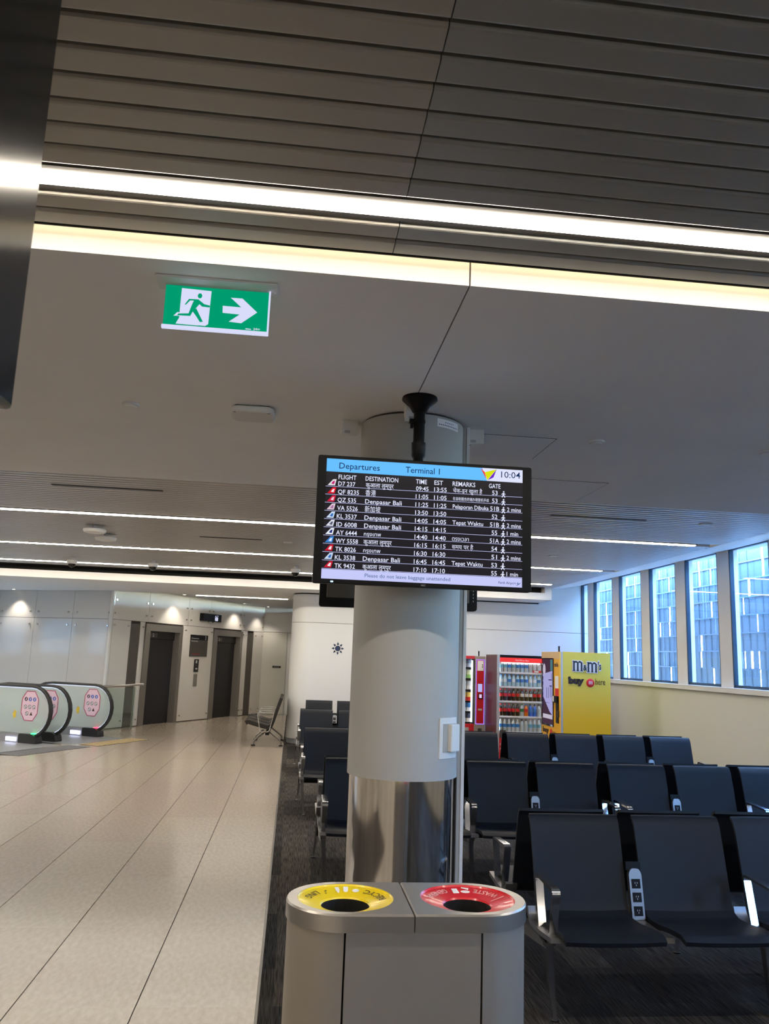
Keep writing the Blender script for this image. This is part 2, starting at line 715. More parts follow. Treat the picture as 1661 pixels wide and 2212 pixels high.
def wall_plan(r, inset=0):
    pts = [(6.45, YW + inset)]
    cx0, cy0 = .35, YW + .4
    for i in range(9):
        a = -PI / 2 - PI / 2 * i / 8
        pts.append((cx0 + (r - inset) * math.cos(a), cy0 + (r - inset) * math.sin(a)))
    pts += [(-.05 + inset, 25.1), (6.45, 25.1)]
    return pts


b = MB().use(M_plinth)
b.prism(wall_plan(.4, .02), 0, .1)
b.build('plinth', wb, smooth=True)
b = MB().use(M_white)
b.prism(wall_plan(.4), .1, 2.445)
b.build('wall_panel', wb, smooth=True)
b = MB().use(M_gap)
b.prism(wall_plan(.4, .008), 2.44, 2.46)
b.build('joint', wb, smooth=True)
b = MB().use(M_white)
b.prism(wall_plan(.4), 2.453, 3.035)
b.build('wall_panel', wb, smooth=True)
b = MB().use(M_dark)
b.prism(wall_plan(.4, .02), 3.03, 3.07)
b.build('shadow_gap', wb, smooth=True)
b = MB().use(M_white)
b.box(XE + .01, 6.45, YW - .001, YW + .1, 3.02, 3.7)
b.build('wall_panel', wb)
# lobby end wall beyond: plain upper panel over a ribbed door leaf
wf = frame_of('wall_far')
b = MB().use(M_white)
b.box(-1.2, -.04, 25.0, 25.1, 2.44, 3.4)
b.build('wall_panel', wf)
b = MB().use(M_cream)
b.box(-.99, -.2, 25.0, 25.1, .0, 2.43)
for i in range(26):
    x = -.98 + i * .03
    b.box(x, x + .018, 24.985, 25.0, .02, 2.42)
b.build('ribbed_panel', wf)
b = MB().use(M_gap)
b.box(-1.4, -.04, 25.1, 25.3, 0, 3.7)
b.build('backing', wf)
b = MB().use(M_grey)
b.box(-.2, -.165, 24.93, 25.1, 0, 2.43)
b.build('door_jamb', wf)
b = MB().use(M_white)
b.box(-.165, -.04, 24.95, 25.1, 0, 2.43)
b.build('wall_panel', wf)

# ---- enclosing walls out of view
for nm, (x0, x1, y0, y1) in {'wall_front': (XL, 6.45, -6.2, -6), 'wall_north': (XL, 6.45, 25.32, 25.5)}.items():
    b = MB().use(M_white)
    b.box(x0, x1, y0, y1, 0, 3.7)
    struct(b.build(nm))

ws = frame_of('wall_west')
wins = [(13.55, 14.45), (14.95, 16.12), (16.65, 17.5)]
b = MB().use(M_white)
b.box(XL - .2, XL, -6.2, 25.2, 0, 1.5)
b.box(XL - .2, XL, -6.2, 25.2, 2.72, 3.7)
ys = [-6.2] + [v for w in wins for v in w] + [25.2]
for i in range(0, len(ys), 2):
    b.box(XL - .2, XL, ys[i], ys[i + 1], 1.5, 2.72)
b.build('west_wall_surface', ws)
for k, (y0, y1) in enumerate(wins):
    w = frame_of('window_%d' % (k + 17), (XL - .1, (y0 + y1) / 2, 0))
    hw = (y1 - y0) / 2
    b = MB().use(M_winframe)
    b.box(-.03, .03, -hw, -hw + .03, 1.5, 2.72)
    b.box(-.03, .03, hw - .03, hw, 1.5, 2.72)
    b.box(-.03, .03, -hw + .03, hw - .03, 1.5, 1.53)
    for q in range(1, 6):
        b.box(-.01, .01, -hw + 2 * hw * q / 6 - .012, -hw + 2 * hw * q / 6 + .012, 1.53, 2.72)
    b.build('window_frame', w)
    b = MB().use(M_pane)
    b.add([(0, -hw + .03, 1.53), (0, hw - .03, 1.53), (0, hw - .03, 2.72), (0, -hw + .03, 2.72)], [(0, 1, 2, 3)])
    b.build('pane', w)
    b = MB().use(M_dim_sheet)
    b.box(-.105, -.10, -hw, hw, 1.5, 2.72)  # unseen sheet added to tone down this window's reflection in the glass wall
    b.build('added_dimming_sheet', w)

# ---- lift wall (turned), and the white glass wall behind the escalators
LA = Vector((-3.5293, 19.8735, 0))
LR = math.atan2(.89026, .45545)
lw = frame_of('wall_lift', LA, LR)
JZ = 2.42
lower = [(-1.225, -.53), (-.18, 0.0), (1.55, 2.97), (4.45, 4.8), (5.15, 5.75)]
upper = [(-1.225, .1), (.1, 1.75), (1.75, 2.78), (2.78, 4.42), (4.42, 5.75)]
b = MB().use(M_white)
b.box(-1.245, -1.205, -.012, .06, 0, 3.055)
b.build('corner_post', lw)
bolt = MB().use(M_chrome)
bolt.tube((0, 0, 0), (0, -.03, 0), .022, .018, 10)
bolt_me = bolt.mesh('standoff_bolt', True)
for (s0, s1, z0, z1) in [(a, c, 0.02, JZ - .005) for a, c in lower] + [(a, c, JZ + .005, 3.35) for a, c in upper]:
    b = MB().use(M_liftglass)
    b.box(s0 + .005, s1 - .005, 0, .02, z0, z1)
    p = b.build('wall_panel', lw)
    for sx in ((s0 + .1, s1 - .1) if s1 - s0 > .3 else ((s0 + s1) / 2,)):
        for zz in (z0 + .14, min(z1, 2.98) - .12):
            link('standoff_bolt', bolt_me, p, (sx, 0, zz))
b = MB().use(M_gap)
b.box(-1.2, 0, .03, .1, 0, 3.4)
b.box(1.55, 2.97, .03, .1, 0, 3.4)
b.box(4.45, 5.8, .03, .1, 0, 3.4)
b.box(0, 1.55, .03, .1, 2.3, 3.4)
b.box(2.97, 4.45, .03, .1, 2.3, 3.4)
b.build('backing', lw)
for s0, s1 in ((-.53, -.18), (4.8, 5.15)):
    b = MB().use(M_darkglass)
    b.box(s0 + .005, s1 - .005, .005, .025, .02, 2.36)
    b.build('dark_glass_strip', lw)
for k, s0 in enumerate((0, 2.97)):
    d = frame_of('door_%d' % (k + 1), LA + Vector((.45545, .89026, 0)) * s0, LR)
    W = 1.52
    b = MB().use(M_frame)
    b.prism([(0, 0), (.19, 0), (.25, .17), (0, .17)], 0, 2.38, lambda x, y, z: (x, y - .03, z))
    b.prism([(W, 0), (W - .13, 0), (W - .17, .17), (W, .17)], 0, 2.38, lambda x, y, z: (x, y - .03, z))
    b.prism([(0, 2.22), (0, 2.38), (.0, 2.38), (.0, 2.22)], 0, 0.001)
    b.box(.0, W, -.035, .14, 2.22, 2.385)
    b.build('door_frame', d)
    b = MB().use(M_liftdoor)
    b.box(.24, W - .16, .10, .14, 2.04, 2.22)
    b.build('transom', d)
    for x0, x1 in ((.24, .60), (.606, W - .16)):
        b = MB().use(M_liftdoor)
        b.box(x0, x1, .115 if x0 < .5 else .13, .15, .005, 2.035)
        b.build('door_leaf', d)
    b = MB().use(M_bronze)
    b.box(.30, .62, .085, .1, 2.07, 2.18)
    i_ = b.build('floor_indicator', d)
    b = MB().use(M_print)
    b.text('2', lambda x, y: (x, .084, y), .44, 2.09, .07)
    b.build('lettering', i_)
    b = MB().use(M_black)
    b.box(.24, W - .16, .105, .13, 2.022, 2.045)
    b.build('door_track', d)
    b = MB().use(M_dark)
    b.box(0.0, W, .16, .3, 0, 2.4)
    b.build('shaft', d)


def lift_at(s, y=0.):
    return LA + Vector((.45545, .89026, 0)) * s + Vector((-.89026, .45545, 0)) * y


wl = frame_of('wall_left', (-4.08, 18.81, 0), math.atan2(.45545, -.89026))
ts = [-.024, 1.12, 2.24, 3.36, 4.48, 5.6, 6.72]
for i in range(6):
    for z0, z1 in ((.02, JZ - .004), (JZ + .004, 3.055)):
        b = MB().use(M_wglass)
        b.box(ts[i] + .004, ts[i + 1] - .004, -.02, 0, z0 if i == 0 or z0 > 1 else -1.5, z1)
        p = b.build('wall_panel', wl)
        for xx in (ts[i] + .12, ts[i + 1] - .12):
            link('standoff_bolt', bolt_me, p, (xx, 0, max(z0, 0) + (.14 if z0 > 1 else 2.25)), (0, 0, PI))
b = MB().use(M_gap)
b.box(0, 11, -.12, -.03, -1.5, 3.4)
b.build('backing', wl)

# ---- ceilings
cl = frame_of('ceiling')
b = MB().use(M_dark)
b.box(XL - .2, 6.45, -6.2, 25.2, 3.7, 3.8)
b.build('plenum_top', cl)
b = MB().use(M_soffit)
b.box(XL, .545, Y1, Y2, ZS, 3.5)
b.build('soffit', cl)
b = MB().use(M_soffit)
b.box(.551, XE, Y1, Y2, ZS, 3.5)
b.build('soffit', cl)
b = MB().use(M_gap)
b.box(.54, .556, Y1 + .01, Y2 - .01, ZS + .008, 3.4)
b.build('joint', cl)
b = MB().use(M_soffit)
b.box(XL, XE, Y3, 19.0, ZS, 3.20)
b.box(XL, -4.0, 19.0, 25.0, ZS, 3.20)
b.build('soffit', cl)
b = MB().use(M_dark)
b.box(XL, XE, Y3 + .25, 19.0, 3.20, 3.6)
b.build('plenum_wall', cl)
b = MB().use(M_soffit)
b.box(5.06, XE, Y3, Y3 + .3, 3.20, 3.42)
b.build('soffit_end', cl)
b = MB().use(M_slat)
b.box(XL, XE, -6, .62, ZN, ZN + .03)
b.build('ceiling_field', cl)


def slat(x0, x1, w, h, m):
    s = MB().use(m)
    pr = [(-w / 2, h + .02), (-w / 2, .009), (-w / 2 + .004, .002), (-w / 2 + .010, 0), (w / 2 - .010, 0), (w / 2 - .004, .002), (w / 2, .009), (w / 2, h + .02)]
    s.loft([[(x0, y, z) for y, z in pr], [(x1, y, z) for y, z in pr]])
    return s.mesh('slat')


near_l = slat(XL, .262, .084, .02, M_slat)
near_r = slat(.265, XE, .084, .02, M_slatg)
ny = [1.452 + .0985 * k for k in range(-8, 8)] + [2.385, 2.485]
for y in ny:
    link('slat', near_l, cl, (0, y, ZN))
    link('slat', near_r, cl, (0, y, ZN))
b = MB().use(M_dark)
b.box(XL, XE, .6, 2.50, ZN + .035, ZN + .06)
b.box(XL, XE, Y2, 15.86, ZF + .035, ZF + .06)
b.build('slat_backing', cl)
far = slat(XL, XE, .078, .02, M_slatf)
strips = [9.53, 12.64, 15.25]
y = Y2 + .05
while y < 15.86:
    if min(abs(y - s) for s in strips) > .096:
        link('slat', far, cl, (0, y, ZF))
    y += .1
# lobby ceiling beyond the second soffit
b = MB().use(M_slatf)
for i in range(55):
    b.box(-3.99, -.05, 19.05 + .11 * i, 19.14 + .11 * i, 3.17, 3.19)
o = b.build('slat_field', cl)
o['kind'] = 'stuff'
b = MB().use(M_dark)
b.box(-9, 0, 19.0, 25.2, 3.20, 3.23)
b.build('slat_backing', cl)

# ================================================================== LIGHTS
GL = 'linear ceiling lights'


def strip_light(y, z, x0, x1, w, label, flange=.008):
    t = thing('linear_light', label, 'light', ((x0 + x1) / 2, y, z), 0, GL)
    L = (x1 - x0) / 2
    b = MB().use(M_bronze)
    b.box(-L - .01, L + .01, -w / 2 - flange, -w / 2, .001, .018)
    b.box(-L - .01, L + .01, w / 2, w / 2 + flange, .001, .018)
    b.build('housing', t)
    b = MB().use(M_strip)
    n = 8
    for i in range(n):
        a, c = -L + 2 * L * i / n, -L + 2 * L * (i + 1) / n
        b.add([(a, -w / 2, -.005), (a, w / 2, -.005), (c, w / 2, -.005), (c, -w / 2, -.005), (a, -w / 2, .0), (a, w / 2, .0), (c, w / 2, .0), (c, -w / 2, .0)],
              [(0, 1, 2, 3), (0, 3, 7, 4), (1, 5, 6, 2)])
    b.build('diffuser', t)
    return t


strip_light(2.262, ZN + .004, -15.5, 4.95, .057, 'broad white linear light in the dark slatted ceiling nearest the viewer', .034)
strip_light(9.53, ZF + .002, -15.5, 4.95, .080, 'first thin white linear light beyond the plain soffit')
strip_light(12.64, ZF + .002, -15.5, 4.95, .080, 'second thin white linear light beyond the plain soffit')
strip_light(15.25, ZF + .002, -15.5, 4.95, .080, 'farthest thin white linear light in the slats, behind the three dome cameras')
strip_light(20.75, 3.165, -2.5, -.2, .06, 'short white linear light over the lift lobby')
strip_light(-3.9, ZN - .032, -15.5, 4.95, .088, 'unseen white linear light added behind the viewer to light the near side')  # added out of view to light the fronts that face the camera


def cove(y, z, x0, x1, lip, label):
    t = thing('cove_light', label, 'light', ((x0 + x1) / 2, y, z), 0, 'cove lights')
    L = (x1 - x0) / 2
    b = MB().use(M_dark)
    b.box(-L, L, -.012, -.004, -lip, .06)
    b.build('housing', t)
    b = MB().use(M_cove)
    n = 8
    for i in range(n):
        a, c = -L + 2 * L * i / n, -L + 2 * L * (i + 1) / n
        b.add([(a, -.002, -lip + .004), (c, -.002, -lip + .004), (c, -.002, .03), (a, -.002, .03)], [(0, 1, 2, 3)])
    b.build('led_tape', t)


cove(2.545, ZN + .02, -15.5, XE - .1, .018, 'hidden cove light along the warm lit edge of the near soffit')
cove(15.86, ZF + .005, -15.5, 5.0, .02, 'hidden cove light along the warm lit edge of the far soffit')


def downlight(x, y, z, tx, ty, label, power=14, back=(0, 0)):
    t = thing('downlight', label, 'light', (x, y, z), 0, 'recessed downlights')
    b = MB().use(M_silver)
    b.lathe([(.055, 0), (.055, -.006), (.042, -.006), (.042, 0)], n=20)
    b.build('trim_ring', t, smooth=True)
    b = MB().use(glow('downlight_lens', WARM, 7) if 'downlight_lens' not in MATS else MATS['downlight_lens'])
    b.lathe([(.042, -.002), (.041, -.003)], n=20)
    b.build('lens', t)
    ld = bpy.data.lights.new('downlight_lamp', 'SPOT')
    ld.energy = power
    ld.color = WARM
    ld.spot_size = math.radians(100)
    ld.spot_blend = .6
    ld.shadow_soft_size = .04
    lo = bpy.data.objects.new('downlight_lamp', ld)
    C.objects.link(lo)
    lo.parent = t
    lo.location = (0, 0, -.02)


downlight(-6.615, 19.83, ZS, 0, 0, 'recessed downlight washing the white glass wall above the escalators', 40)
p = lift_at(1.05, -.3)
downlight(p.x, p.y, 3.168, 0, 0, 'recessed downlight washing the wall above the nearer lift door', 40)
p = lift_at(4.0, -.3)
downlight(p.x, p.y, 3.168, 0, 0, 'recessed downlight washing the wall above the farther lift door', 40)
p = lift_at(5.3, -.35)
downlight(p.x, p.y, 3.168, 0, 0, 'recessed downlight in the far corner of the lift lobby', 36)

# ================================================================== COLUMN
CX, CY, CR = .603, 4.35, .287
col = frame_of('column', (CX, CY, 0))
b = MB().use(M_column)
b.lathe([(CR, 1.172), (CR, 1.176), (CR, ZS - .012)], n=72)
b.build('shaft', col, smooth=True)
b = MB().use(M_chrome)
b.lathe([(CR - .012, .0), (CR - .012, 1.18)], n=96)
b.build('steel_base', col, smooth=True)
b = MB().use(M_gap)
b.lathe([(CR - .01, ZS - .013), (CR - .01, ZS + .01)], n=48)
b.build('shadow_gap', col, smooth=True)
b = MB().use(M_grey)
b.box(CR - .006, CR + .016, -.05, .03, 0, ZS)
b.use(M_gap)
b.box(CR - .012, CR - .005, -.062, -.05, 0, ZS)
b.use(M_white)
b.box(CR + .016, CR + .034, -.055, .035, 0, ZS)
b.build('cable_channel', col, bevel=.002)
# small printed plate under the ceiling
b = MB().use(M_print)


def on_col(a0, r):
    return lambda x, z: (r * math.sin(a0 + x / CR), -r * math.cos(a0 + x / CR), z)


fn = on_col(.62, CR + .002)
n = 8
vs = [fn(-.08 + .16 * i / n, z) for i in range(n + 1) for z in (2.99, 3.035)]
b.add(vs, [(2 * i, 2 * i + 2, 2 * i + 3, 2 * i + 1) for i in range(n)])
fn2 = on_col(.62, CR + .003)
b.use(M_ink)
for i in range(12):
    x = -.07 + i * .012
    b.add([fn2(x, 3.0), fn2(x + .006, 3.0), fn2(x + .006, 3.006), fn2(x, 3.006)], [(0, 1, 2, 3)])
for i in range(5):
    x = -.03 + i * .014
    b.add([fn2(x, 3.016), fn2(x + .006, 3.016), fn2(x + .006, 3.021), fn2(x, 3.021)], [(0, 1, 2, 3)])
b.build('name_plate', col)


# socket box let into the column, with a raised flap
sb = thing('socket_box', 'white socket box with a raised blank flap, set into the round column', 'socket', (CX, CY, 1.376), .80)
b = MB().use(M_white)


def ring_panel(mb, w, z0, z1, r0, r1, n=6):
    f0 = [[(r * math.sin(x / CR), -r * math.cos(x / CR), z) for x, z in ((-w / 2 + w * i / n, zz) for i in range(n + 1) for zz in (z0, z1))] for r in (r0, r1)]
    vs = f0[0] + f0[1]
    k = 2 * (n + 1)
    fs = []
    for i in range(n):
        a = 2 * i
        fs += [(a, a + 2, a + 3, a + 1), (k + a, k + a + 1, k + a + 3, k + a + 2), (a, k + a, k + a + 2, a + 2), (a + 1, a + 3, k + a + 3, k + a + 1)]
    fs += [(0, 1, k + 1, k), (k - 2, 2 * k - 2, 2 * k - 1, k - 1)]
    mb.add(vs, fs)


ring_panel(b, .15, -.10, .10, CR - .004, CR + .008)
b.build('box_frame', sb, bevel=.003)
b = MB().use(M_grey)
ring_panel(b, .105, -.068, .072, CR + .004, CR + .010)
b.build('recess', sb)
b = MB().use(M_white)
b.box(-.02, .055, -CR - .034, -CR - .006, -.066, .07)
b.build('flap', sb, bevel=.006)

# white brackets at the top of the column
for nm, (x, y, z, rz), lab in (('left', (.243, 4.34, ZS, 0.15), 'small white angled bracket box on the ceiling to the left of the round column'),
                               ('mid', (.56, 4.00, ZS, .0), 'small white angled bracket box behind the black display pole'),
                               ('right', (.972, 4.36, ZS, -.2), 'small white angled bracket box on the ceiling to the right of the round column')):
    t = thing('ceiling_speaker', lab, 'speaker', (x, y, z), rz, 'white boxes around the column head')
    b = MB().use(M_white)
    pr = [(-.035, 0), (.05, 0), (.05, -.03), (.005, -.078), (-.035, -.085)]
    b.loft([[(-.046, yy, zz) for yy, zz in pr], [(.046, yy, zz) for yy, zz in pr]])
    b.build('body', t, bevel=.003)
    b = MB().use(M_grey)
    b.box(-.03, .0, -.04, -.034, -.075, -.062)
    b.build('badge', t)

# ================================================================== DEPARTURE DISPLAY
DX0, DX1, DZ0, DZ1, DY = .072, 1.128, 2.100, 2.719, 3.78
dd = thing('departure_display', 'black ceiling hung departures screen lit with rows of flights, in front of the round column', 'screen', (.60, DY, ZS))
dx, dz = (DX1 - DX0) / 2, ZS
b = MB().use(M_black)
b.prism(rounded([(-dx, DZ0 - dz), (dx, DZ0 - dz), (dx, DZ1 - dz), (-dx, DZ1 - dz)], .012), 0, .045, lambda x, y, z: (x, z, y))
b.box(-.25, .25, .045, .075, -.85, -.5)
b.build('housing', dd, bevel=.003)
aw0, aw1, az0, az1 = .113 - .60, 1.081 - .60, 2.121 - dz, 2.702 - dz
AW, AH = aw1 - aw0, az1 - az0
M_sblk = mat('screen_black', (.002, .002, .003), .3, spec=.12, emit=(.008, .007, .010), es=1)
M_sblue = glow('screen_blue', srgb(104, 190, 255), 1.0)
M_swht = glow('screen_white', srgb(222, 226, 250), 1.0)
M_slav = glow('screen_lavender', srgb(196, 200, 246), 1.0)
M_stxt = glow('screen_text', srgb(228, 232, 255), 1.0)
M_snavy = glow('screen_navy', srgb(22, 48, 92), 1.0)
M_slate = glow('screen_slate', srgb(78, 108, 150), 1.0)
FY = -.0015


def P(u, v, d=0.):
    return (aw0 + u * AW, FY - d, az1 - v * AH)


def quad(mb, u0, v0, u1, v1, d=0.):
    mb.add([P(u0, v0, d), P(u1, v0, d), P(u1, v1, d), P(u0, v1, d)], [(0, 1, 2, 3)])


def poly(mb, pts, d):
    mb.add([P(u, v, d) for u, v in pts], [tuple(range(len(pts)))])


b = MB().use(M_sblk)
quad(b, 0, 0, 1, 1)
scr = b.build('screen_face', dd)
b = MB().use(M_sblue)
poly(b, [(0, 0), (.79, 0), (.815, .11), (0, .11)], .0006)
b.use(M_swht)
poly(b, [(.79, 0), (1, 0), (1, .11), (.815, .11)], .0006)
b.build('header_bar', scr)
b = MB().use(M_slav)
quad(b, 0, .922, 1, 1, .0006)
b.build('footer_bar', scr)
b = MB()
for col_, pts in ((srgb(235, 70, 60), [(.779, .0), (.803, .036), (.813, .1)]), (srgb(215, 225, 20), [(.803, .036), (.864, .006), (.816, .104)]),
                  (srgb(110, 40, 190), [(.864, .006), (.848, .078), (.818, .105)])):
    b.use(glow('emblem', col_, 1.0))
    poly(b, pts, .0012)
b.build('emblem', scr)


def T(mb, s, u, v, h, u1=None, align='l', bold=.0, d=.0014):
    w = None if u1 is None else (u1 - u) * AW
    mb.text(s, lambda x, y: (aw0 + x, FY - d, az1 + y), u * AW, -v * AH, h * AH, w, bold, align)


b = MB().use(M_snavy)
T(b, 'Departures', .063, .081, .050, .266, bold=.004)
T(b, 'Terminal 1', .397, .081, .050, .571, bold=.004)
T(b, '10:04', .888, .074, .053, .988, bold=.002)
b.use(M_slate)
T(b, 'Please do not leave baggage unattended', .212, .974, .029, .636, bold=.004)
b.use(M_snavy)
T(b, 'Perth Airport', .88, .976, .020, .968, bold=.003)
b.use(M_slate)
for pts in ([(.972, .968), (.98, .955), (.978, .974)], [(.978, .972), (.996, .957), (.982, .980)], [(.970, .985), (.985, .964), (.977, .984)]):
    poly(b, pts, .0014)
b.use(M_stxt)
B = .009
for s, u0, u1 in (('FLIGHT', .062, .151), ('DESTINATION', .197, .361), ('TIME', .451, .507), ('EST', .545, .589), ('REMARKS', .638, .755), ('GATE', .825, .885)):
    T(b, s, u0, .171, .037, u1, bold=B)
HIN, CJK = 'कुआला लुम्पुर', 'x'
b.build('header_lettering', scr)
rows = [('D7 237', 'कुआला लुम्पुर', '09:45', '13:55', 'चेक-इन खुला है', '53', ''),
        ('QF 8235', '香港', '11:05', '11:05', '在自助服务终端办理登机手续', '53', ''),
        ('QZ 535', 'Denpasar Bali', '11:25', '11:25', 'Pelaporan Dibuka', '51B', '2 mins'),
        ('VA 5526', '新加坡', '13:50', '13:50', '', '52', ''),
        ('KL 3537', 'Denpasar Bali', '14:05', '14:05', 'Tepat Waktu', '51B', '2 mins'),
        ('ID 6008', 'Denpasar Bali', '14:15', '14:15', '', '55', '1 min'),
        ('AY 6444', 'กรุงเทพ', '14:40', '14:40', 'ตรงเวลา', '51A', '2 mins'),
        ('WY 5558', 'कुआला लुम्पुर', '16:15', '16:15', 'समय पर है', '54', ''),
        ('TK 8026', 'กรุงเทพ', '16:30', '16:30', '', '51', '2 mins'),
        ('KL 3538', 'Denpasar Bali', '16:45', '16:45', 'Tepat Waktu', '53', ''),
        ('TK 9432', 'कुआला लुम्पुर', '17:10', '17:10', '', '55', '1 min')]
fw_ = {'D7 237': .085, 'QF 8235': .105, 'QZ 535': .092, 'VA 5526': .102, 'KL 3537': .099, 'ID 6008': .101, 'AY 6444': .103, 'WY 5558': .11, 'TK 8026': .101, 'KL 3538': .1, 'TK 9432': .1}
dw = {'कुआला लुम्पुर': .14, '香港': .052, 'Denpasar Bali': .184, '新加坡': .078, 'กรุงเทพ': .085}
rw = {'चेक-इन खुला है': .15, '在自助服务终端办理登机手续': .185, 'Pelaporan Dibuka': .184, 'Tepat Waktu': .157, 'ตรงเวลา': .085, 'समय पर है': .108}
fins = [(230, 225, 230), (225, 25, 45), (215, 30, 65), (222, 200, 214), (205, 222, 245), (222, 226, 240), (235, 238, 250), (60, 130, 205), (205, 30, 55), (205, 222, 245), (205, 30, 55)]
marks = [(200, 20, 110), (245, 240, 245), (240, 200, 215), (175, 110, 165), (50, 110, 190), (90, 90, 110), (30, 50, 120), (220, 235, 255), (245, 235, 240), (50, 110, 190), (245, 235, 240)]
V0, DV = .2335, .0682
for k, (fl_, de, ti, es, re, ga, mi) in enumerate(rows):
    v = V0 + DV * k
    b = MB().use(M_stxt)
    base = v - .006
    u0 = .062
    T(b, fl_, u0, base, .036, u0 + fw_[fl_], bold=B)
    h = .036 if de[0] == 'D' else .030 if ord(de[0]) < 0x1000 else .040
    if de[0] in 'कก':
        T(b, de, .199, base - .002, .030 if de[0] == 'ก' else .036, .199 + dw[de], bold=.004)
    else:
        T(b, de, .199, base, h, .199 + dw[de], bold=B if de[0] == 'D' else 0)
    T(b, ti, .452, base + .002, .036, .516, bold=B)
    T(b, es, .545, base + .002, .036, .609, bold=B)
    if re:
        hh = .034 if re[0] in 'PT' else .022 if re[0] == '在' else .034
        T(b, re, .641, base - (.004 if re[0] == '在' else 0), hh, .641 + rw[re], bold=B if re[0] in 'PT' else .0)
    T(b, ga, .842 if len(ga) == 2 else .833, base + .001, .036, (.842 + .029) if len(ga) == 2 else .88, bold=B)
    # walking figure
    cu, cv = .902, base - .030
    ca = [(cu + .004 * math.cos(a * PI / 5), cv + .0075 * math.sin(a * PI / 5)) for a in range(10)]
    poly(b, ca, .0014)
    for seg in ([(cu - .005, cv + .010), (cu + .003, cv + .010), (cu + .003, cv + .030), (cu - .005, cv + .030)],
                [(cu - .005, cv + .028), (cu + .001, cv + .028), (cu - .006, cv + .048), (cu - .011, cv + .048)],
                [(cu - .001, cv + .028), (cu + .003, cv + .028), (cu + .009, cv + .048), (cu + .004, cv + .048)],
                [(cu - .004, cv + .010), (cu - .004, cv + .016), (cu - .011, cv + .026), (cu - .013, cv + .022)],
                [(cu + .001, cv + .010), (cu + .010, cv + .020), (cu + .008, cv + .024), (cu + .001, cv + .016)]):
        poly(b, seg, .0015)
    if mi:
        T(b, mi, .92, base + .001, .034, .92 + (.072 if mi[0] == '2' else .059), bold=.01)
    b.build('row_lettering', scr)
    lines = MB().use(M_slav)
    quad(lines, 0, v, 1, v + .0035, .0009)
    lines.build('row_line', scr)
    tails = MB()
    tails.use(glow('tail', srgb(*fins[k]), .95))
    poly(tails, [(.010, v - .007), (.036, v - .058), (.053, v - .060), (.046, v - .007)], .0010)
    tails.use(glow('tail_mark', srgb(*marks[k]), .95))
    poly(tails, [(.027, v - .02), (.036, v - .043), (.045, v - .046), (.041, v - .016)], .0013)
    tails.build('tail_print', scr)
b = MB().use(M_black)
b.tube((-.06, .0, -.455), (-.06, .02, -.455), .006)
b.use(M_blueled)
x = .164 - .60
b.add([(x - .006, -.002, DZ0 - dz + .006), (x + .006, -.002, DZ0 - dz + .006), (x + .006, -.002, DZ0 - dz + .012), (x - .006, -.002, DZ0 - dz + .012)], [(0, 1, 2, 3)])
b.build('power_light', dd)
b = MB().use(M_grey)
b.text('NEC', lambda x, y: (x, -.001, y), 0, DZ0 - dz + .006, .008, None, .01, 'c')
b.build('maker_lettering', dd)
b = MB().use(M_black)
px = .567 - .60
b.lathe([(.088, 0), (.090, -.012), (.075, -.026), (.050, -.05), (.036, -.075), (.030, -.078)], px, .065, 28)
b.build('ceiling_cup', dd, smooth=True)
b = MB().use(M_black)
b.lathe([(.0285, -.07), (.0285, -.30)], px, .065, 20)
b.lathe([(.036, -.235), (.036, -.305), (.026, -.318), (.026, -.5)], px, .065, 20)
b.lathe([(.032, -.118), (.032, -.13)], px, .065, 20)
b.build('pole', dd, smooth=True)
b = MB().use(M_black)
b.box(px - .05, px - .02, .05, .08, -.134, -.113)
b.box(px - .045, px - .03, .055, .075, -.16, -.13)
b.build('clamp', dd, bevel=.003)

# the second display hung behind the column
rd = thing('rear_display', 'black back to back screen partly hidden behind the round column', 'screen', (.653, 5.12, ZS))
b = MB().use(M_black)
b.prism(rounded([(-.505, 2.072 - dz), (.515, 2.082 - dz), (.515, 2.68 - dz), (-.505, 2.68 - dz)], .02), 0, .05, lambda x, y, z: (x, z, y))
b.build('housing', rd, bevel=.003)
b = MB().use(M_bronze)
b.box(-.46, .46, -.012, 0, 2.13 - dz, 2.6 - dz)
b.build('back_cover', rd, bevel=.004)
b = MB().use(M_black)
b.tube((0, .03, -.4), (0, .03, 0), .028)
b.build('pole', rd, smooth=True)
b = MB().use(M_grey)
for i in range(4):
    b.box(.487, .491, -.001, 0, 2.14 + .022 * i - dz, 2.15 + .022 * i - dz)
b.build('buttons_print', rd)

# ================================================================== EXIT SIGN
es_ = thing('exit_sign', 'green running man exit sign with a white right arrow, hung under the near soffit', 'sign', (-.338, 2.75, ZS))
M_sgrn = glow('exit_green', srgb(0, 158, 112), .95)
M_swh = glow('exit_white', srgb(214, 218, 246), 1.0)
b = MB().use(M_clear)
sx, st, sbm = .182, -.012, -.178
b.box(-sx, sx, -.004, .004, sbm, -.008)
b.build('acrylic_plate', es_)
b = MB().use(M_sgrn)
b.add([(-sx, -.005, st - .004), (sx, -.005, st - .004), (sx, -.005, sbm + .012), (-sx, -.005, sbm + .012)], [(0, 1, 2, 3)])
gface = b.build('green_face', es_)
b = MB().use(M_swh)
b.box(-sx - .004, sx + .002, -.009, .007, sbm, sbm + .011)
b.box(sx, sx + .006, -.007, .006, sbm, st)
b.build('edge_glow', es_)
b = MB().use(M_white)
b.box(-.215, .215, -.055, .055, -.009, -.0005)
b.build('mounting_plate', es_, bevel=.003)
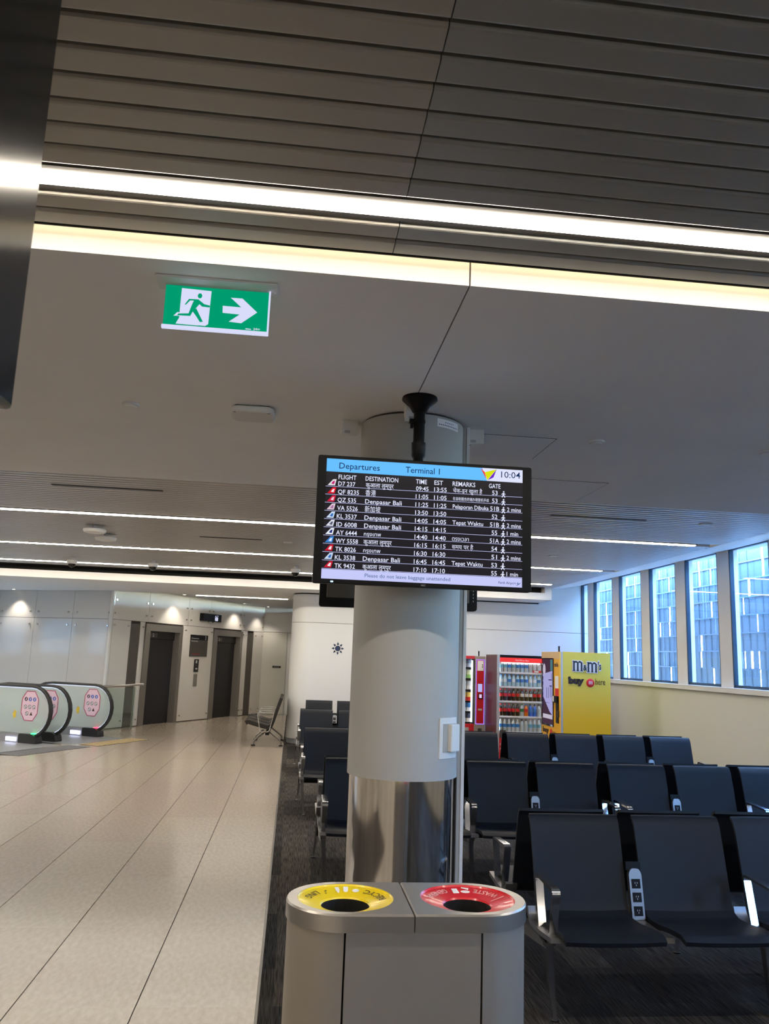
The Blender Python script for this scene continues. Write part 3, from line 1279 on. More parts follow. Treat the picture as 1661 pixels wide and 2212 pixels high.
# pictogram (x 0..1660, y 0..857 of the sign crop)
X0, Y0, KX = 150, 170, 2 * sx / 1185
ip = lambda x, y, d=.0058: (-sx + (x - 150 - (y - 150) * -.045) * KX, -d, st - .004 - (y - 150 - (x - 150) * .083) * KX)
b = MB().use(M_swh)
b.add([ip(x, y) for x, y in ((330, 195), (668, 232), (640, 640), (605, 662), (545, 655), (505, 655), (272, 632), (310, 560), (318, 400))], [tuple(range(9))])
b.add([ip(x, y) for x, y in ((245, 535), (290, 490), (420, 520), (420, 545))], [(0, 1, 2, 3)])
b.add([ip(x, y) for x, y in ((800, 412), (1012, 432), (890, 312), (1025, 322), (1197, 495), (1015, 628), (872, 608), (995, 520), (800, 500))], [tuple(range(9))])
b.text('24m', lambda x, y: ip(1155 + x * 1000, 712 - y * 1000, .0062), 0, 0, .024, .075, .02)
b.add([ip(x, y, .0062) for x, y in ((1065, 690), (1130, 698), (1130, 708), (1065, 702))], [(0, 1, 2, 3)])
b.build('pictogram', gface)
b = MB().use(M_sgrn)
hc = [(538 + 26 * math.cos(a * PI / 6), 292 + 32 * math.sin(a * PI / 6)) for a in range(12)]
b.add([ip(x, y, .0064) for x, y in hc], [tuple(range(12))])
for pts in (((415, 330), (520, 335), (590, 395), (655, 412), (652, 436), (565, 425), (535, 395), (500, 440), (465, 470), (430, 460), (450, 400), (470, 352), (428, 350), (382, 402), (368, 398)),
            ((432, 455), (470, 468), (435, 540), (285, 532), (300, 510), (415, 508)),
            ((450, 470), (500, 445), (545, 540), (580, 612), (545, 615), (500, 540))):
    b.add([ip(x, y, .0064) for x, y in pts], [tuple(range(len(pts)))])
b.build('running_figure_print', gface)

# dark glossy hanging box at the left, close to the viewer
hb = thing('hanging_sign_box', 'dark glossy sign box hanging from the ceiling close by at the left edge', 'sign', (-.36, .62, ZN))
b = MB().use(M_soot)
b.box(-.75, 0, -.36, .38, 2.044 - ZN, -.14)
b.build('housing', hb, bevel=.006)
b = MB().use(M_black)
b.box(-.55, -.45, -.02, .08, -.15, 0)
b.build('hanger', hb)

# ================================================================== CEILING FITTINGS
GS = 'round fittings on the near soffit'
for x, y, lab in ((-.939, 4.28, 'small round white ceiling detector left of the flat white access point'), (1.704, 4.40, 'small round white ceiling detector right of the column'),
                  (2.75, 4.38, 'small round white ceiling detector at the right edge of the near soffit')):
    t = thing('ceiling_detector', lab, 'detector', (x, y, ZS), 0, GS)
    b = MB().use(M_white)
    b.lathe([(.046, 0), (.046, -.010), (.036, -.016), (.034, -.016)], n=28)
    b.build('base', t, smooth=True)
    b = MB().use(M_soffit)
    b.lathe([(.034, -.0155), (.030, -.019)], n=24)
    b.build('grille', t, smooth=True)
ap = thing('access_point', 'flat rounded square white wireless box on the soffit left of the column', 'access point', (-.283, 4.24, ZS), -.02)
b = MB().use(M_white)
b.prism(rounded([(-.115, -.1), (.115, -.1), (.115, .1), (-.115, .1)], .05, n=6), -.042, -.006)
b.build('case', ap, smooth=True, bevel=.008)
b = MB().use(M_black)
b.box(-.09, .09, -.08, .08, -.008, 0)
b.build('base_gap', ap)
b = MB().use(M_bronze)
b.box(-.098, -.085, -.09, -.083, -.0435, -.042)
b.box(.08, .097, -.09, -.083, -.0435, -.042)
b.build('status_print', ap)


def hatch(x0, x1, y0, y1, label):
    t = thing('access_hatch', label, 'hatch', ((x0 + x1) / 2, (y0 + y1) / 2, ZS), 0, 'flush soffit hatches')
    w, d = (x1 - x0) / 2, (y1 - y0) / 2
    b = MB().use(M_gap)
    for q in ((-w, w, -d, -d + .006), (-w, w, d - .006, d), (-w, -w + .006, -d, d), (w - .006, w, -d, d)):
        b.box(q[0], q[1], q[2], q[3], -.0012, 0)
    b.build('reveal_frame', t)
    b = MB().use(M_soffit)
    b.box(-w + .006, w - .006, -d + .006, d - .006, -.004, 0)
    b.build('hatch_panel', t, bevel=.001)


hatch(1.62, 2.19, 5.43, 6.12, 'flush square hatch in the soffit to the right of the departures screen')
hatch(1.0, 1.465, 4.40, 4.89, 'flush square hatch in the soffit right behind the column head')
GD = 'white discs under the slatted ceiling'
for x, y, lab in ((-2.60, 10.50, 'flat white disc under the slats, the nearer and left of the pair'), (-2.62, 11.22, 'flat white disc under the slats, the farther and right of the pair')):
    t = thing('ceiling_disc', lab, 'access point', (x, y, ZF), 0, GD)
    b = MB().use(M_white)
    b.lathe([(.06, -.03), (.14, -.045), (.145, -.06), (.13, -.085), (.06, -.10)], n=28)
    b.build('case', t, smooth=True)
    b = MB().use(M_grey)
    b.lathe([(.03, 0), (.03, -.035)], n=12)
    b.build('stem', t)
GC = 'dome cameras before the farthest ceiling light'
cam_me = None
for x, y, lab in ((-3.89, 14.4, 'white dome camera before the farthest ceiling light, leftmost of three'), (-2.5, 14.3, 'white dome camera before the farthest ceiling light, middle of three'),
                  (-.03, 14.15, 'white dome camera beside the left edge of the departures screen')):
    t = thing('dome_camera', lab, 'camera', (x, y, ZF), 0, GC)
    b = MB().use(M_white)
    b.lathe([(.035, 0), (.035, -.04), (.085, -.05), (.085, -.10), (.075, -.115)], n=24)
    b.build('body', t, smooth=True)
    b = MB().use(M_gloss)
    b.lathe([(.068, -.112), (.062, -.14), (.042, -.165), (.015, -.178)], n=20)
    b.build('dome', t, smooth=True)
GV = 'air slots in the slatted ceiling'
for x0, x1, y, lab in ((-2.4, -1.35, 7.9, 'thin dark air slot nearest in the slats left of the screen'), (-1.34, -.5, 11.0, 'thin dark air slot beside the pair of white discs'),
                       (2.6, 3.64, 8.03, 'thin dark air slot in the slats right of the departures screen')):
    t = thing('air_slot', lab, 'vent', ((x0 + x1) / 2, y, ZF), 0, GV)
    L = (x1 - x0) / 2
    b = MB().use(M_black)
    b.box(-L, L, -.03, .03, -.004, .0)
    b.build('slot', t)
    b = MB().use(M_silver)
    b.box(-L, L, .03, .042, -.006, 0)
    b.build('edge_strip', t)
GP = 'small plates in the slatted ceiling'
for x, y, lab in ((4.3, 8.02, 'tiny bright plate in the slats at the window end of the ceiling'), (3.63, 11.08, 'tiny bright plate in the slats beyond the first linear light'),
                  (-.15, 11.1, 'tiny bright plate in the slats left of the departures screen')):
    t = MB().use(M_white)
    t.box(-.06, .06, -.04, .04, -.012, 0)
    tag(t.build('ceiling_plate', None, (x, y, ZF), bevel=.003), lab, 'plate', GP)

# ================================================================== WALL SIGNS
si = thing('sun_symbol', 'dark blue sun pictogram on the white back wall', 'sign', (.925, YW, 1.935))
b = MB().use(M_sunicon)
b.prism([(.058 * math.cos(a * PI / 14), .058 * math.sin(a * PI / 14)) for a in range(28)], -.004, 0, lambda x, y, z: (x, z, y))
b.build('disc', si)
for k in range(8):
    a = k * PI / 4
    b = MB().use(M_sunicon)
    ca, sa = math.cos(a), math.sin(a)
    pr = rounded([(.072, -.016), (.078, -.022), (.098, -.018), (.132, 0), (.098, .018), (.078, .022), (.072, .016)], .006, n=2)
    b.prism([(x * ca - y * sa, x * sa + y * ca) for x, y in pr], -.004, 0, lambda x, y, z: (x, z, y))
    b.build('petal', si)

dp = thing('door_plate', 'small dark name plate on the ribbed door at the end of the lobby', 'sign', (-.46, 24.985, 1.40))
b = MB().use(M_black)
b.box(-.125, .125, -.012, 0, -.03, .03)
b.build('plate', dp)
b = MB().use(M_grey)
for i in range(9):
    b.box(-.09 + .02 * i, -.078 + .02 * i, -.0135, -.012, -.008, .008)
b.build('lettering', dp)


def on_lift(name, label, cat, s, z):
    return thing(name, label, cat, lift_at(s) + Vector((0, 0, z)), LR)


t = on_lift('lift_sign', 'black box sign with a lit white lift pictogram above and between the lift doors', 'sign', 2.70, 2.68)
b = MB().use(M_black)
b.box(-.44, .44, -.12, -.0, -.10, .10)
b.build('housing', t, bevel=.004)
b = MB().use(glow('lift_icon', srgb(225, 225, 255), 1.0))
k = lambda x, z: (x, -.1215, z)
b.prism(rounded([(.12, -.075), (.26, -.075), (.26, .02), (.12, .02)], .01), 0, .001, lambda x, y, z: (x, -.121 - z, y))
b.add([k(.115, .032), k(.175, .032), k(.155, .075)], [(0, 1, 2)])
b.add([k(.225, .075), k(.265, .06), k(.235, .030)], [(0, 1, 2)])
b.use(M_black)
for z in (-.045, -.01):
    b.box(.15, .23, -.1226, -.1222, z - .006, z + .006)
b.build('lit_pictogram', t)
t = on_lift('floor_directory', 'dark floor directory board with a large white 2 between the lift doors', 'sign', 2.30, 1.92)
b = MB().use(M_bronze)
b.box(-.40, .40, -.02, 0, -.28, .28)
b.use(M_black)
b.box(-.40, .40, -.0215, -.02, .15, .28)
b.build('board', t)
b = MB().use(M_print)
fn = lambda x, y: (x, -.0225, y)
b.text('2', fn, .26, .17, .085)
b.text('Departures', fn, -.36, .175, .03, .33)
b.text('Security', fn, -.37, .105, .03, .30)
b.use(mat('dull_red_print', srgb(150, 45, 45), .5))
b.box(-.30, .05, -.0225, -.02, -.225, -.205)
b.build('lettering', t)
t = on_lift('call_panel', 'narrow black call panel with small grey symbols between the lift doors', 'panel', 2.25, 1.405)
b = MB().use(M_gloss)
b.box(-.095, .095, -.02, 0, -.165, .165)
b.build('plate', t)
b = MB().use(M_grey)
b.prism(rounded([(-.05, .06), (.02, .06), (.02, .14), (-.05, .14)], .01), 0, .001, lambda x, y, z: (x, -.0205 - z, y))
b.box(-.03, -.015, -.0215, -.02, .01, .02)
b.box(-.045, .045, -.0215, -.02, -.10, -.06)
b.build('symbol_print', t)
t = on_lift('button_plate', 'steel button plate below the black call panel', 'panel', 2.25, 1.03)
b = MB().use(M_frame)
b.box(-.075, .075, -.015, 0, -.155, .155)
b.build('plate', t)
b = MB().use(M_chrome)
b.tube((0, -.015, -.03), (0, -.026, -.03), .025, .025, 16)
b.build('button', t, smooth=True)

# ================================================================== SEATING
PT = .605      # seat pitch


def shell(prof, w, th, cv, vertical, m, n=8):
    """a thin curved shell swept across X along a (d, z) profile; d points to the sitter's front"""
    pts = [Vector(p) for p in prof]
    N = []
    for i in range(len(pts)):
        d = (pts[min(i + 1, len(pts) - 1)] - pts[max(i - 1, 0)]).normalized()
        N.append(Vector((d.y, -d.x)))
    top, bot = [], []
    for i, p in enumerate(pts):
        e = min(i, len(pts) - 1 - i)
        ww = w * (.985 if e == 0 else 1)
        for j in range(n + 1):
            u = -1 + 2 * j / n
            off = cv * u * u
            d, z = p
            if vertical:
                d += off
            else:
                z += off
            top.append((u * ww / 2, -d, z))
            bot.append((u * ww / 2, -(d + N[i].x * th), z + N[i].y * th))
    k = n + 1
    a, q = len(pts), len(top)
    fs = []
    for i in range(a - 1):
        for j in range(n):
            o = i * k + j
            fs += [(o, o + 1, o + k + 1, o + k), (q + o, q + o + k, q + o + k + 1, q + o + 1)]
        fs += [(i * k, i * k + k, q + i * k + k, q + i * k), (i * k + n, q + i * k + n, q + i * k + k + n, i * k + k + n)]
    for j in range(n):
        fs += [(j, q + j, q + j + 1, j + 1), ((a - 1) * k + j, (a - 1) * k + j + 1, q + (a - 1) * k + j + 1, q + (a - 1) * k + j)]
    return MB().use(m).add(top + bot, fs)


def dens(prof, r, n=3):
    return rounded(prof, r, False, n)


seat_me = shell(dens([(.240, .432), (.295, .402), (.405, .405), (.565, .428), (.675, .438), (.717, .420)], .04), .515, -.024, .006, False, M_leather).mesh('seat', True)
back_me = shell(dens([(.232, .432), (.212, .475), (.180, .60), (.142, .75), (.106, .875), (.084, .905), (.068, .908)], .03), .515, .016, .012, True, M_leather).mesh('backrest', True)
arm_path = rounded([(-.615, .648), (-.315, .660), (-.395, .372), (-.535, .368)], .03)
arm_me = MB().use(M_chair_metal).band(arm_path, .042, .013).mesh('armrest', True)


def leg_mesh():
    b = MB().use(M_chair_metal)
    sec = lambda x, y, z, w, d: [(x - w / 2, y - d / 2, z), (x + w / 2, y - d / 2, z), (x + w / 2, y + d / 2, z), (x - w / 2, y + d / 2, z)]
    b.loft([sec(.0, -.48, .372, .042, .06), sec(.006, -.475, .30, .034, .045), sec(.022, -.47, .12, .026, .032), sec(.034, -.47, .03, .020, .026), sec(.036, -.47, .004, .024, .032)])
    b.use(M_cast)
    hs = lambda y, z, w, h: [(-w / 2, y, z - h / 2), (w / 2, y, z - h / 2), (w / 2, y, z + h / 2), (-w / 2, y, z + h / 2)]
    b.loft([hs(-.50, .36, .036, .03), hs(-.25, .335, .036, .045), hs(0, .32, .040, .07)])
    b.use(M_black)
    b.tube((.036, -.47, 0), (.036, -.47, .006), .026, .02, 12)
    return b.mesh('leg', True)


leg_me = leg_mesh()


def rail_mesh():
    b = MB().use(M_cast)
    prof = dens([(-.225, .47), (-.240, .43), (-.280, .402), (-.445, .404), (-.630, .424)], .04)
    b.band(prof, .070, .024, closed=False)
    return b.mesh('seat_rail', True)


rail_me = rail_mesh()


def module_meshes():
    b = MB().use(M_cast)
    R = Matrix.Rotation(-.24, 4, 'X')
    b.prism(rounded([(-.036, -.115), (.036, -.115), (.036, .115), (.022, .140), (-.022, .140), (-.036, .115)], .012), 0, .03, lambda x, y, z: (x, -z, y))
    b.use(M_black)
    b.box(-.042, .042, -.012, .01, .13, .175)
    f = b.mesh('power_module', True)
    q = MB().use(M_black)
    q.box(-.024, .024, -.0335, -.027, -.024, .024)
    q.use(M_grey)
    for x, z in ((-.006, .004), (.006, .004), (0, -.008)):
        q.box(x - .0015, x + .0015, -.0342, -.0335, z - .004, z + .004)
    return f, q.mesh('socket')


mod_me, sock_me = module_meshes()
beam_b = MB().use(M_black)
beam_b.box(.0, 4 * PT, -.03, .03, .285, .355)
beam_me = beam_b.mesh('beam')


def bench(n_sides, label):
    t = thing('bench_seating', label, 'bench', (0, 0, 0), 0, 'black tandem benches')
    link('beam', beam_me, t)
    for side in range(n_sides):
        rz = PI * side
        for k in range(4):
            x = PT * (k + .5)
            link('seat', seat_me, t, (x, 0, 0), (0, 0, rz))
            link('backrest', back_me, t, (x, .0, 0), (0, 0, rz))
        for k in range(5):
            x = PT * k
            if k in (0, 4):
                x += .035 if k == 0 else -.035
            link('seat_rail', rail_me, t, (x, 0, 0), (0, 0, rz))
            if k % 2 == 0:
                link('armrest', arm_me, t, (x, 0, 0), (0, 0, rz))
                link('leg', leg_me, t, (x, 0, 0), (0, 0, rz))
            else:
                m = link('power_module', mod_me, t, (x, .236 * (1 if side else -1), .525), (-.20 if side == 0 else -.20, 0, rz))
                for j in range(3):
                    link('socket', sock_me, m, (0, 0, -.072 + .068 * j))
    return t


b0 = bench(2, 'black leather bench in the front row, just right of the twin bin')
spots = [(1.34, 4.775, None), (.28, 7.13, 'black leather bench in the second row, left part passing behind the round column'), (2.735, 7.13, 'black leather bench in the second row, right part behind the front bench'),
         (.15, 9.98, 'black leather bench in the third row, left part by the carpet edge'), (2.60, 9.98, 'black leather bench in the third row, right part before the vending machines'),
         (.13, 13.3, 'black leather bench in the fourth row, one row before the white wall')]
for x, y, lab in spots:
    o = b0 if lab is None else copy_tree(b0)
    o.location = (x, y, 0)
    if lab:
        o['label'] = lab
b5 = bench(1, 'black leather bench with its back against the white wall, farthest row')
b5.location = (.26, 16.1, 0)


# lounge seats facing the walkway in front of the lift lobby
def lounge():
    t = thing('lounge_bench', 'three seat brown black lounge bench with looped chrome arms at the end of the walkway', 'bench', (-.40, 17.0, 0), -PI / 2)
    sm = shell(dens([(-.11, .375), (-.02, .335), (.12, .37), (.26, .405), (.36, .435), (.39, .418)], .04), .52, -.075, 0, False, M_leather2).mesh('seat', True)
    bmz = shell(dens([(-.10, .365), (-.135, .44), (-.17, .55), (-.22, .72), (-.285, .925)], .04), .52, .06, 0, True, M_leather2).mesh('backrest', True)
    ap_ = rounded([(-.21, .66), (.10, .655), (.05, .42), (.02, .30), (-.10, .30)], .035)
    am = MB().use(M_chair_metal).band([(y, z) for y, z in rounded([(-.21, .655), (.11, .655), (.03, .30), (-.14, .30)], .04)], .028, .012).mesh('armrest', True)
    bm_ = MB().use(M_black)
    bm_.box(-.95, .95, -.035, .035, .24, .29)
    bm_.build('beam', t)
    for k in range(3):
        x = -.62 + .62 * k
        link('seat', sm, t, (x, -.02, 0))
        link('backrest', bmz, t, (x, -.02, 0))
        b = MB().use(M_bronze)
        for d in (.02, .14, .26):
            b.box(-.255, .255, -d - .024, -d - .016, .385 + d * .2 - .012, .405 + d * .2)
        b.build('seam', t, (x, 0, 0))
    for x in (-.93, -.31, .31, .93):
        link('armrest', am, t, (x, 0, 0))
    for x in (-.55, .55):
        for s in (-1, 1):
            b = MB().use(M_frame)
            b.path([(x, 0, .265), (x + (-.05 if s < 0 else .05), s * .06, .25), (x, s * .22, .13), (x, s * .265, .085), (x, s * .27, .02)], .016, 8)
            b.use(M_black)
            b.tube((x, s * .27, 0), (x, s * .27, .02), .045, .035, 14)
            b.build('leg', t, smooth=True)
    return t


lounge()

# ================================================================== TWIN BIN
HB = 1.0
bin_ = thing('twin_bin', 'brushed steel twin waste bin with yellow and red ringed openings before the column', 'bin', (.413, 2.765, 0))
BW, BD = .390, .180


def stadium(w, d, n=14):
    r = d
    s = w - r
    pts = []
    for i in range(n + 1):
        a = -PI / 2 + PI * i / n
        pts.append((s + r * math.cos(a), r * math.sin(a)))
    for i in range(n + 1):
        a = PI / 2 + PI * i / n
        pts.append((-s + r * math.cos(a), r * math.sin(a)))
    return pts


sx_ = BW - BD
gap = .003


def arc_panel(x0, x1, left=None):
    """vertical skin of the bin between two x limits"""
    pts = [p for p in stadium(BW - .006, BD - .006, 20)]
    return pts


n = 20
r = BD - .006
right = [(sx_ + r * math.cos(-PI / 2 + PI * i / n), r * math.sin(-PI / 2 + PI * i / n)) for i in range(n + 1)]
left = [(-sx_ + r * math.cos(PI / 2 + PI * i / n), r * math.sin(PI / 2 + PI * i / n)) for i in range(n + 1)]
for nm, pts in (('end_panel', [(sx_ + gap, p[1]) if abs(p[0] - sx_) < .001 else p for p in right]), ('end_panel', [(-sx_ - gap, p[1]) if abs(p[0] + sx_) < .001 else p for p in left])):
    b = MB().use(M_binside)
    q_ = [(sx_ if p[0] > 0 else -sx_) for p in pts]
    b.prism(pts + [(c + (p[0] - c) * .9, p[1] * .9) for p, c in zip(pts, q_)][::-1], .04, HB - .052)
    b.build(nm, bin_, smooth=True)
for nm, y0, y1 in (('front_panel', -r, -r + .02), ('back_panel', r - .02, r)):
    b = MB().use(M_binside)
    b.box(-sx_ + gap, sx_ - gap, y0, y1, .04, HB - .052)
    b.build(nm, bin_, bevel=.001)
b = MB().use(M_dark)
b.prism(stadium(BW - .03, BD - .03, 12), 0, .05)
b.box(-sx_ - .01, sx_ + .01, -r + .025, r - .025, .04, HB - .42)
b.build('inner_carcass', bin_)
# top plate: two halves with round funnels
HR, RR, HC = .0775, .155, .2
for s in (-1, 1):
    outer = []
    nn = 24
    for i in range(9):
        outer.append((s * (.0015 + (sx_ - .0015) * i / 9), -BD))
    for i in range(nn + 1):
        a = -PI / 2 + PI * i / nn
        outer.append((s * (sx_ + BD * math.cos(a)), BD * math.sin(a)))
    for i in range(1, 9):
        outer.append((s * (sx_ - (sx_ - .0015) * i / 9), BD))
    for i in range(17):
        outer.append((s * .0015, BD - 2 * BD * i / 17))
    b = MB().use(M_steel)
    b.loft([[(x, y, HB - .052) for x, y in outer], [(x, y, HB - .006) for x, y in outer]], cap=False)
    N = len(outer)
    # chamfer and flat top from the outline to the circular rim, matched point for point by angle
    hx = s * HC
    ins = [(hx + (x - hx) * .982, y * .975) for x, y in outer]
    rim = []
    for x, y in outer:
        a = math.atan2(y, x - hx)
        rim.append((hx + RR * math.cos(a), RR * math.sin(a)))
    b.loft([[(x, y, HB - .006) for x, y in outer], [(x, y, HB) for x, y in ins], [(x, y, HB) for x, y in rim], [(x, y, HB - .012) for x, y in rim]], cap=False)
    b.build('top_plate', bin_, smooth=True)
    M = 48
    ring = lambda rr, z: [(hx + rr * math.cos(2 * PI * i / M), rr * math.sin(2 * PI * i / M), z) for i in range(M)]
    b = MB().use(M_ringy if s < 0 else M_ringr)
    b.loft([ring(RR, HB - .001), ring(RR - .004, HB - .006), ring(HR + .004, HB - .022), ring(HR, HB - .027)], cap=False)
    rg = b.build('yellow_ring' if s < 0 else 'red_ring', bin_, smooth=True)
    rg['label'] = 'yellow funnel ring' if s < 0 else 'red funnel ring'
    b = MB().use(M_dark)
    b.loft([ring(HR, HB - .027), ring(HR + .01, HB - .38)], cap=False)
    b.add([(hx - .09, -.09, HB - .38), (hx + .09, -.09, HB - .38), (hx + .09, .09, HB - .38), (hx - .09, .09, HB - .38)], [(0, 1, 2, 3)])
    b.build('opening', bin_)

    def on_ring(a0, rad, hx=hx):
        """text that reads from the far side: along the far arc, tops toward the hole"""
        def f(x, y):
            rr = rad - y
            a = a0 + x / rad
            k = (RR - .004 - rr) / (RR - HR - .008)
            return (hx + rr * math.cos(a), rr * math.sin(a), HB - .006 - .016 * k + .0016)
        return f

    b = MB()
    if s < 0:
        b.use(M_graphic)
        b.text('RECYC', on_ring(.12, .135), 0, 0, .022, .115, .01)
        b.text('LING', on_ring(2.32, .135), 0, 0, .022, .075, .01)
        for k in range(3):
            f = on_ring(2.12 + k * .03, .128)
            b.add([f(-.012 + .010 * (k % 2), .002 + .007 * k), f(.0, .002 + .007 * k), f(-.004, .010 + .006 * k)], [(0, 1, 2)])
        b.use(M_print)
        f = on_ring(1.72, .140)
        b.add([f(x, y) for x, y in ((-.006, 0), (.008, 0), (.008, .020), (.003, .036), (-.002, .036), (-.007, .02))], [tuple(range(6))])
        f = on_ring(1.50, .143)
        b.add([f(x, y) for x, y in ((-.008, .0), (.008, .0), (.010, .028), (.004, .034), (-.004, .034), (-.010, .028))], [tuple(range(6))])
        f = on_ring(1.22, .130)
        b.add([f(.013 * math.cos(a * PI / 6), .008 + .011 * math.sin(a * PI / 6)) for a in range(12)], [tuple(range(12))])
    else:
        b.use(mat('faded_print', srgb(238, 190, 185), .5) if 'faded_print' not in MATS else MATS['faded_print'])
        b.text('WASTE', on_ring(.45, .135), 0, 0, .022, .10, .012)
        b.text('GENERAL', on_ring(1.95, .135), 0, 0, .022, .125, .012)
        f = on_ring(.30, .14)
        b.add([f(0, 0), f(.006, 0), f(.006, .05), f(0, .05)], [(0, 1, 2, 3)])
        b.use(M_print)
        f = on_ring(1.70, .128)
        b.add([f(x, y) for x, y in ((-.008, -.008), (.010, -.008), (.014, .022), (-.012, .022))], [tuple(range(4))])
        f = on_ring(1.42, .128)
        b.add([f(.018 * math.cos(a * PI / 6), .012 + .009 * math.sin(a * PI / 6)) for a in range(12)], [tuple(range(12))])
        b.add([f(x, y) for x, y in ((-.012, -.012), (.012, -.016), (.012, -.010), (-.010, .0))], [tuple(range(4))])
    b.build('lettering', rg)

# ================================================================== VENDING MACHINES
# ---- red drinks machine
VX, VY = 3.82, 15.0
W, D, H = .95, .88, 1.915
vm = thing('drinks_machine', 'dark red drinks vending machine with a lit glass front full of bottles', 'vending machine', (VX, VY, 0))
b = MB().use(M_maroon)
b.box(0, .03, .03, D, .03, H)
b.box(W - .03, W, .03, D, .03, H)
b.box(.03, W - .03, .03, D, H - .03, H)
b.box(.03, W - .03, .45, D, .03, H - .03)
b.box(.03, W - .03, .03, .45, .03, .44)
b.build('cabinet', vm, bevel=.004)
b = MB().use(M_print)
b.box(.03, W - .03, .44, .449, .44, H - .03)
b.box(.031, .036, .06, .44, .44, H - .1)
b.box(W - .036, W - .031, .06, .44, .44, H - .1)
b.build('liner', vm)
b = MB().use(M_silver)
b.box(.004, .055, -.0, .03, .03, H - .002)
b.box(W - .04, W, 0, .03, .03, H - .002)
b.build('door_frame', vm, bevel=.004)
b = MB().use(M_black)
b.box(.055, W - .04, .0, .03, 1.865, H - .002)
b.build('top_rail', vm)
b = MB().use(M_redlit)
b.box(.055, W - .04, -.004, .03, 1.785, 1.865)
hd = b.build('header_sign', vm)
b = MB().use(M_print)
fn = lambda x, y: (x + (y - 1.805) * .25, -.0055, y)
b.text('Coca-Cola', fn, .345, 1.808, .034, .125, .012)
b.text('Ice Box', lambda x, y: (x, -.0055, y), .485, 1.808, .022, .13, .014)
b.build('lettering', hd)
b = MB().use(M_vglass)
b.add([(.055, .012, .47), (W - .04, .012, .47), (W - .04, .012, 1.785), (.055, .012, 1.785)], [(0, 1, 2, 3)])
b.build('glass_front', vm)
b = MB().use(M_red)
b.box(.055, W - .04, .0, .03, .03, .47)
b.use(M_bronze)
b.box(.06, .18, -.006, 0, .40, .545)
b.build('lower_panel', vm)
b = MB().use(M_print)
b.text('No', lambda x, y: (x, -.002, y), .075, .27, .035)
b.text('N', lambda x, y: (x, -.002, y), .075, .19, .035)
fs_ = lambda x, y: (-.0015, .72 - x, y)
b.use(mat('faint_side_print', (.17, .075, .072), .5))
b.text('MACHINE', fs_, .12, 1.715, .04, .36)
b.text('101', fs_, .22, 1.60, .06, .16)
b.text('NOTICE', fs_, .12, 1.475, .04, .36)
b.build('lettering', vm)
b = MB().use(M_vled)
b.box(.058, .066, .05, .058, .5, 1.76)
b.box(W - .056, W - .046, .05, .058, .5, 1.76)
b.box(.1, W - .1, .05, .065, 1.765, 1.775)
b.build('led_tube', vm)
SHELF = [1.60, 1.335, 1.07, .795, .515]
for z in SHELF:
    b = MB().use(M_print)
    b.box(.06, W - .045, .045, .44, z - .006, z)
    b.box(.06, W - .045, .040, .047, z - .028, z + .004)
    b.build('shelf', vm)
b = MB().use(M_label_red)
b.box(.70, .86, .030, .036, 1.60, 1.64)
b.use(M_print)
b.box(.725, .81, .028, .031, 1.607, 1.633)
b.build('price_tag', vm)


def bottle_mesh(body, cap, lab, h=.222, r=.0375):
    b = MB()
    seg = 10
    pr = [(body, [(r * .9, 0), (r, .012), (r, h * .36)]), (lab, [(r * 1.01, h * .36), (r * 1.01, h * .62)]), (body, [(r, h * .62), (r * .85, h * .72), (r * .36, h * .90)]), (cap, [(r * .45, h * .90), (r * .45, h), (r * .3, h)])]
    for m, p in pr:
        b.use(m).lathe(p, n=seg)
    return b.mesh('bottle', True)


mk = lambda n, c, ro=.12: mat(n, srgb(*c), ro, coat=.4)
m_water = mk('water', (170, 205, 220))
m_clear = mk('clear_drink', (185, 195, 198))
m_cola = mk('cola', (22, 12, 10))
m_green = mk('green_drink', (20, 130, 70))
m_orange = mk('orange_drink', (232, 120, 20))
m_blue = mk('blue_drink', (30, 105, 215))
m_wh = mk('white_cap', (235, 240, 245), .4)
m_bc = mk('blue_cap', (60, 150, 225), .4)
m_bl = mk('blue_label', (25, 120, 200), .4)
m_tl = mk('teal_label', (90, 165, 190), .4)
m_rc = mk('red_cap', (235, 70, 75), .4)
m_pl = mk('pale_label', (225, 215, 205), .4)
m_kc = mk('black_cap', (20, 20, 22), .4)
BM = dict(w1=bottle_mesh(m_clear, m_wh, m_tl), w2=bottle_mesh(m_water, m_bc, m_bl), w3=bottle_mesh(m_water, m_bc, m_wh), cr=bottle_mesh(m_cola, m_rc, M_label_red), cb=bottle_mesh(m_cola, m_kc, M_label_red),
          cp=bottle_mesh(m_cola, m_rc, m_pl), gr=bottle_mesh(m_clear, m_green, m_green), og=bottle_mesh(m_orange, m_bc, M_label_red), bl=bottle_mesh(m_blue, m_kc, m_bl), wb=bottle_mesh(m_clear, m_wh, m_bl),
          wc=bottle_mesh(m_clear, m_kc, m_clear))
desc = dict(w1='clear bottle with a teal label', w2='blue labelled water bottle', w3='white labelled water bottle', cr='red capped cola bottle', cb='black capped cola bottle',
            cp='cola bottle with a pale label', gr='green labelled bottle', og='orange drink bottle', bl='bright blue drink bottle', wb='white capped blue labelled bottle', wc='black capped clear bottle')
plan = [['w1', 'w1', 'wb', 'w1', 'wb', 'w2', 'wb', 'wc', 'wc', 'wc'], ['w3', 'w3', 'w2', 'w3', 'w2', 'w2', 'w2', 'w3', 'w3', 'w2'], ['cr', 'cr', 'cr', 'cb', 'cb', 'cp', 'cp', 'cp', 'cr', 'cb'],
        ['cr', 'cr', 'cr', 'cb', 'cb', 'gr', 'og', 'bl', 'bl', 'wc'], ['wb', 'wb', 'wb', 'wb', 'wb', 'wc', 'wc', 'w1', 'w1', 'w1']]
ordn = ['first', 'second', 'third', 'fourth', 'fifth', 'sixth', 'seventh', 'eighth', 'ninth', 'tenth']
shn = ['top', 'second', 'middle', 'fourth', 'bottom']
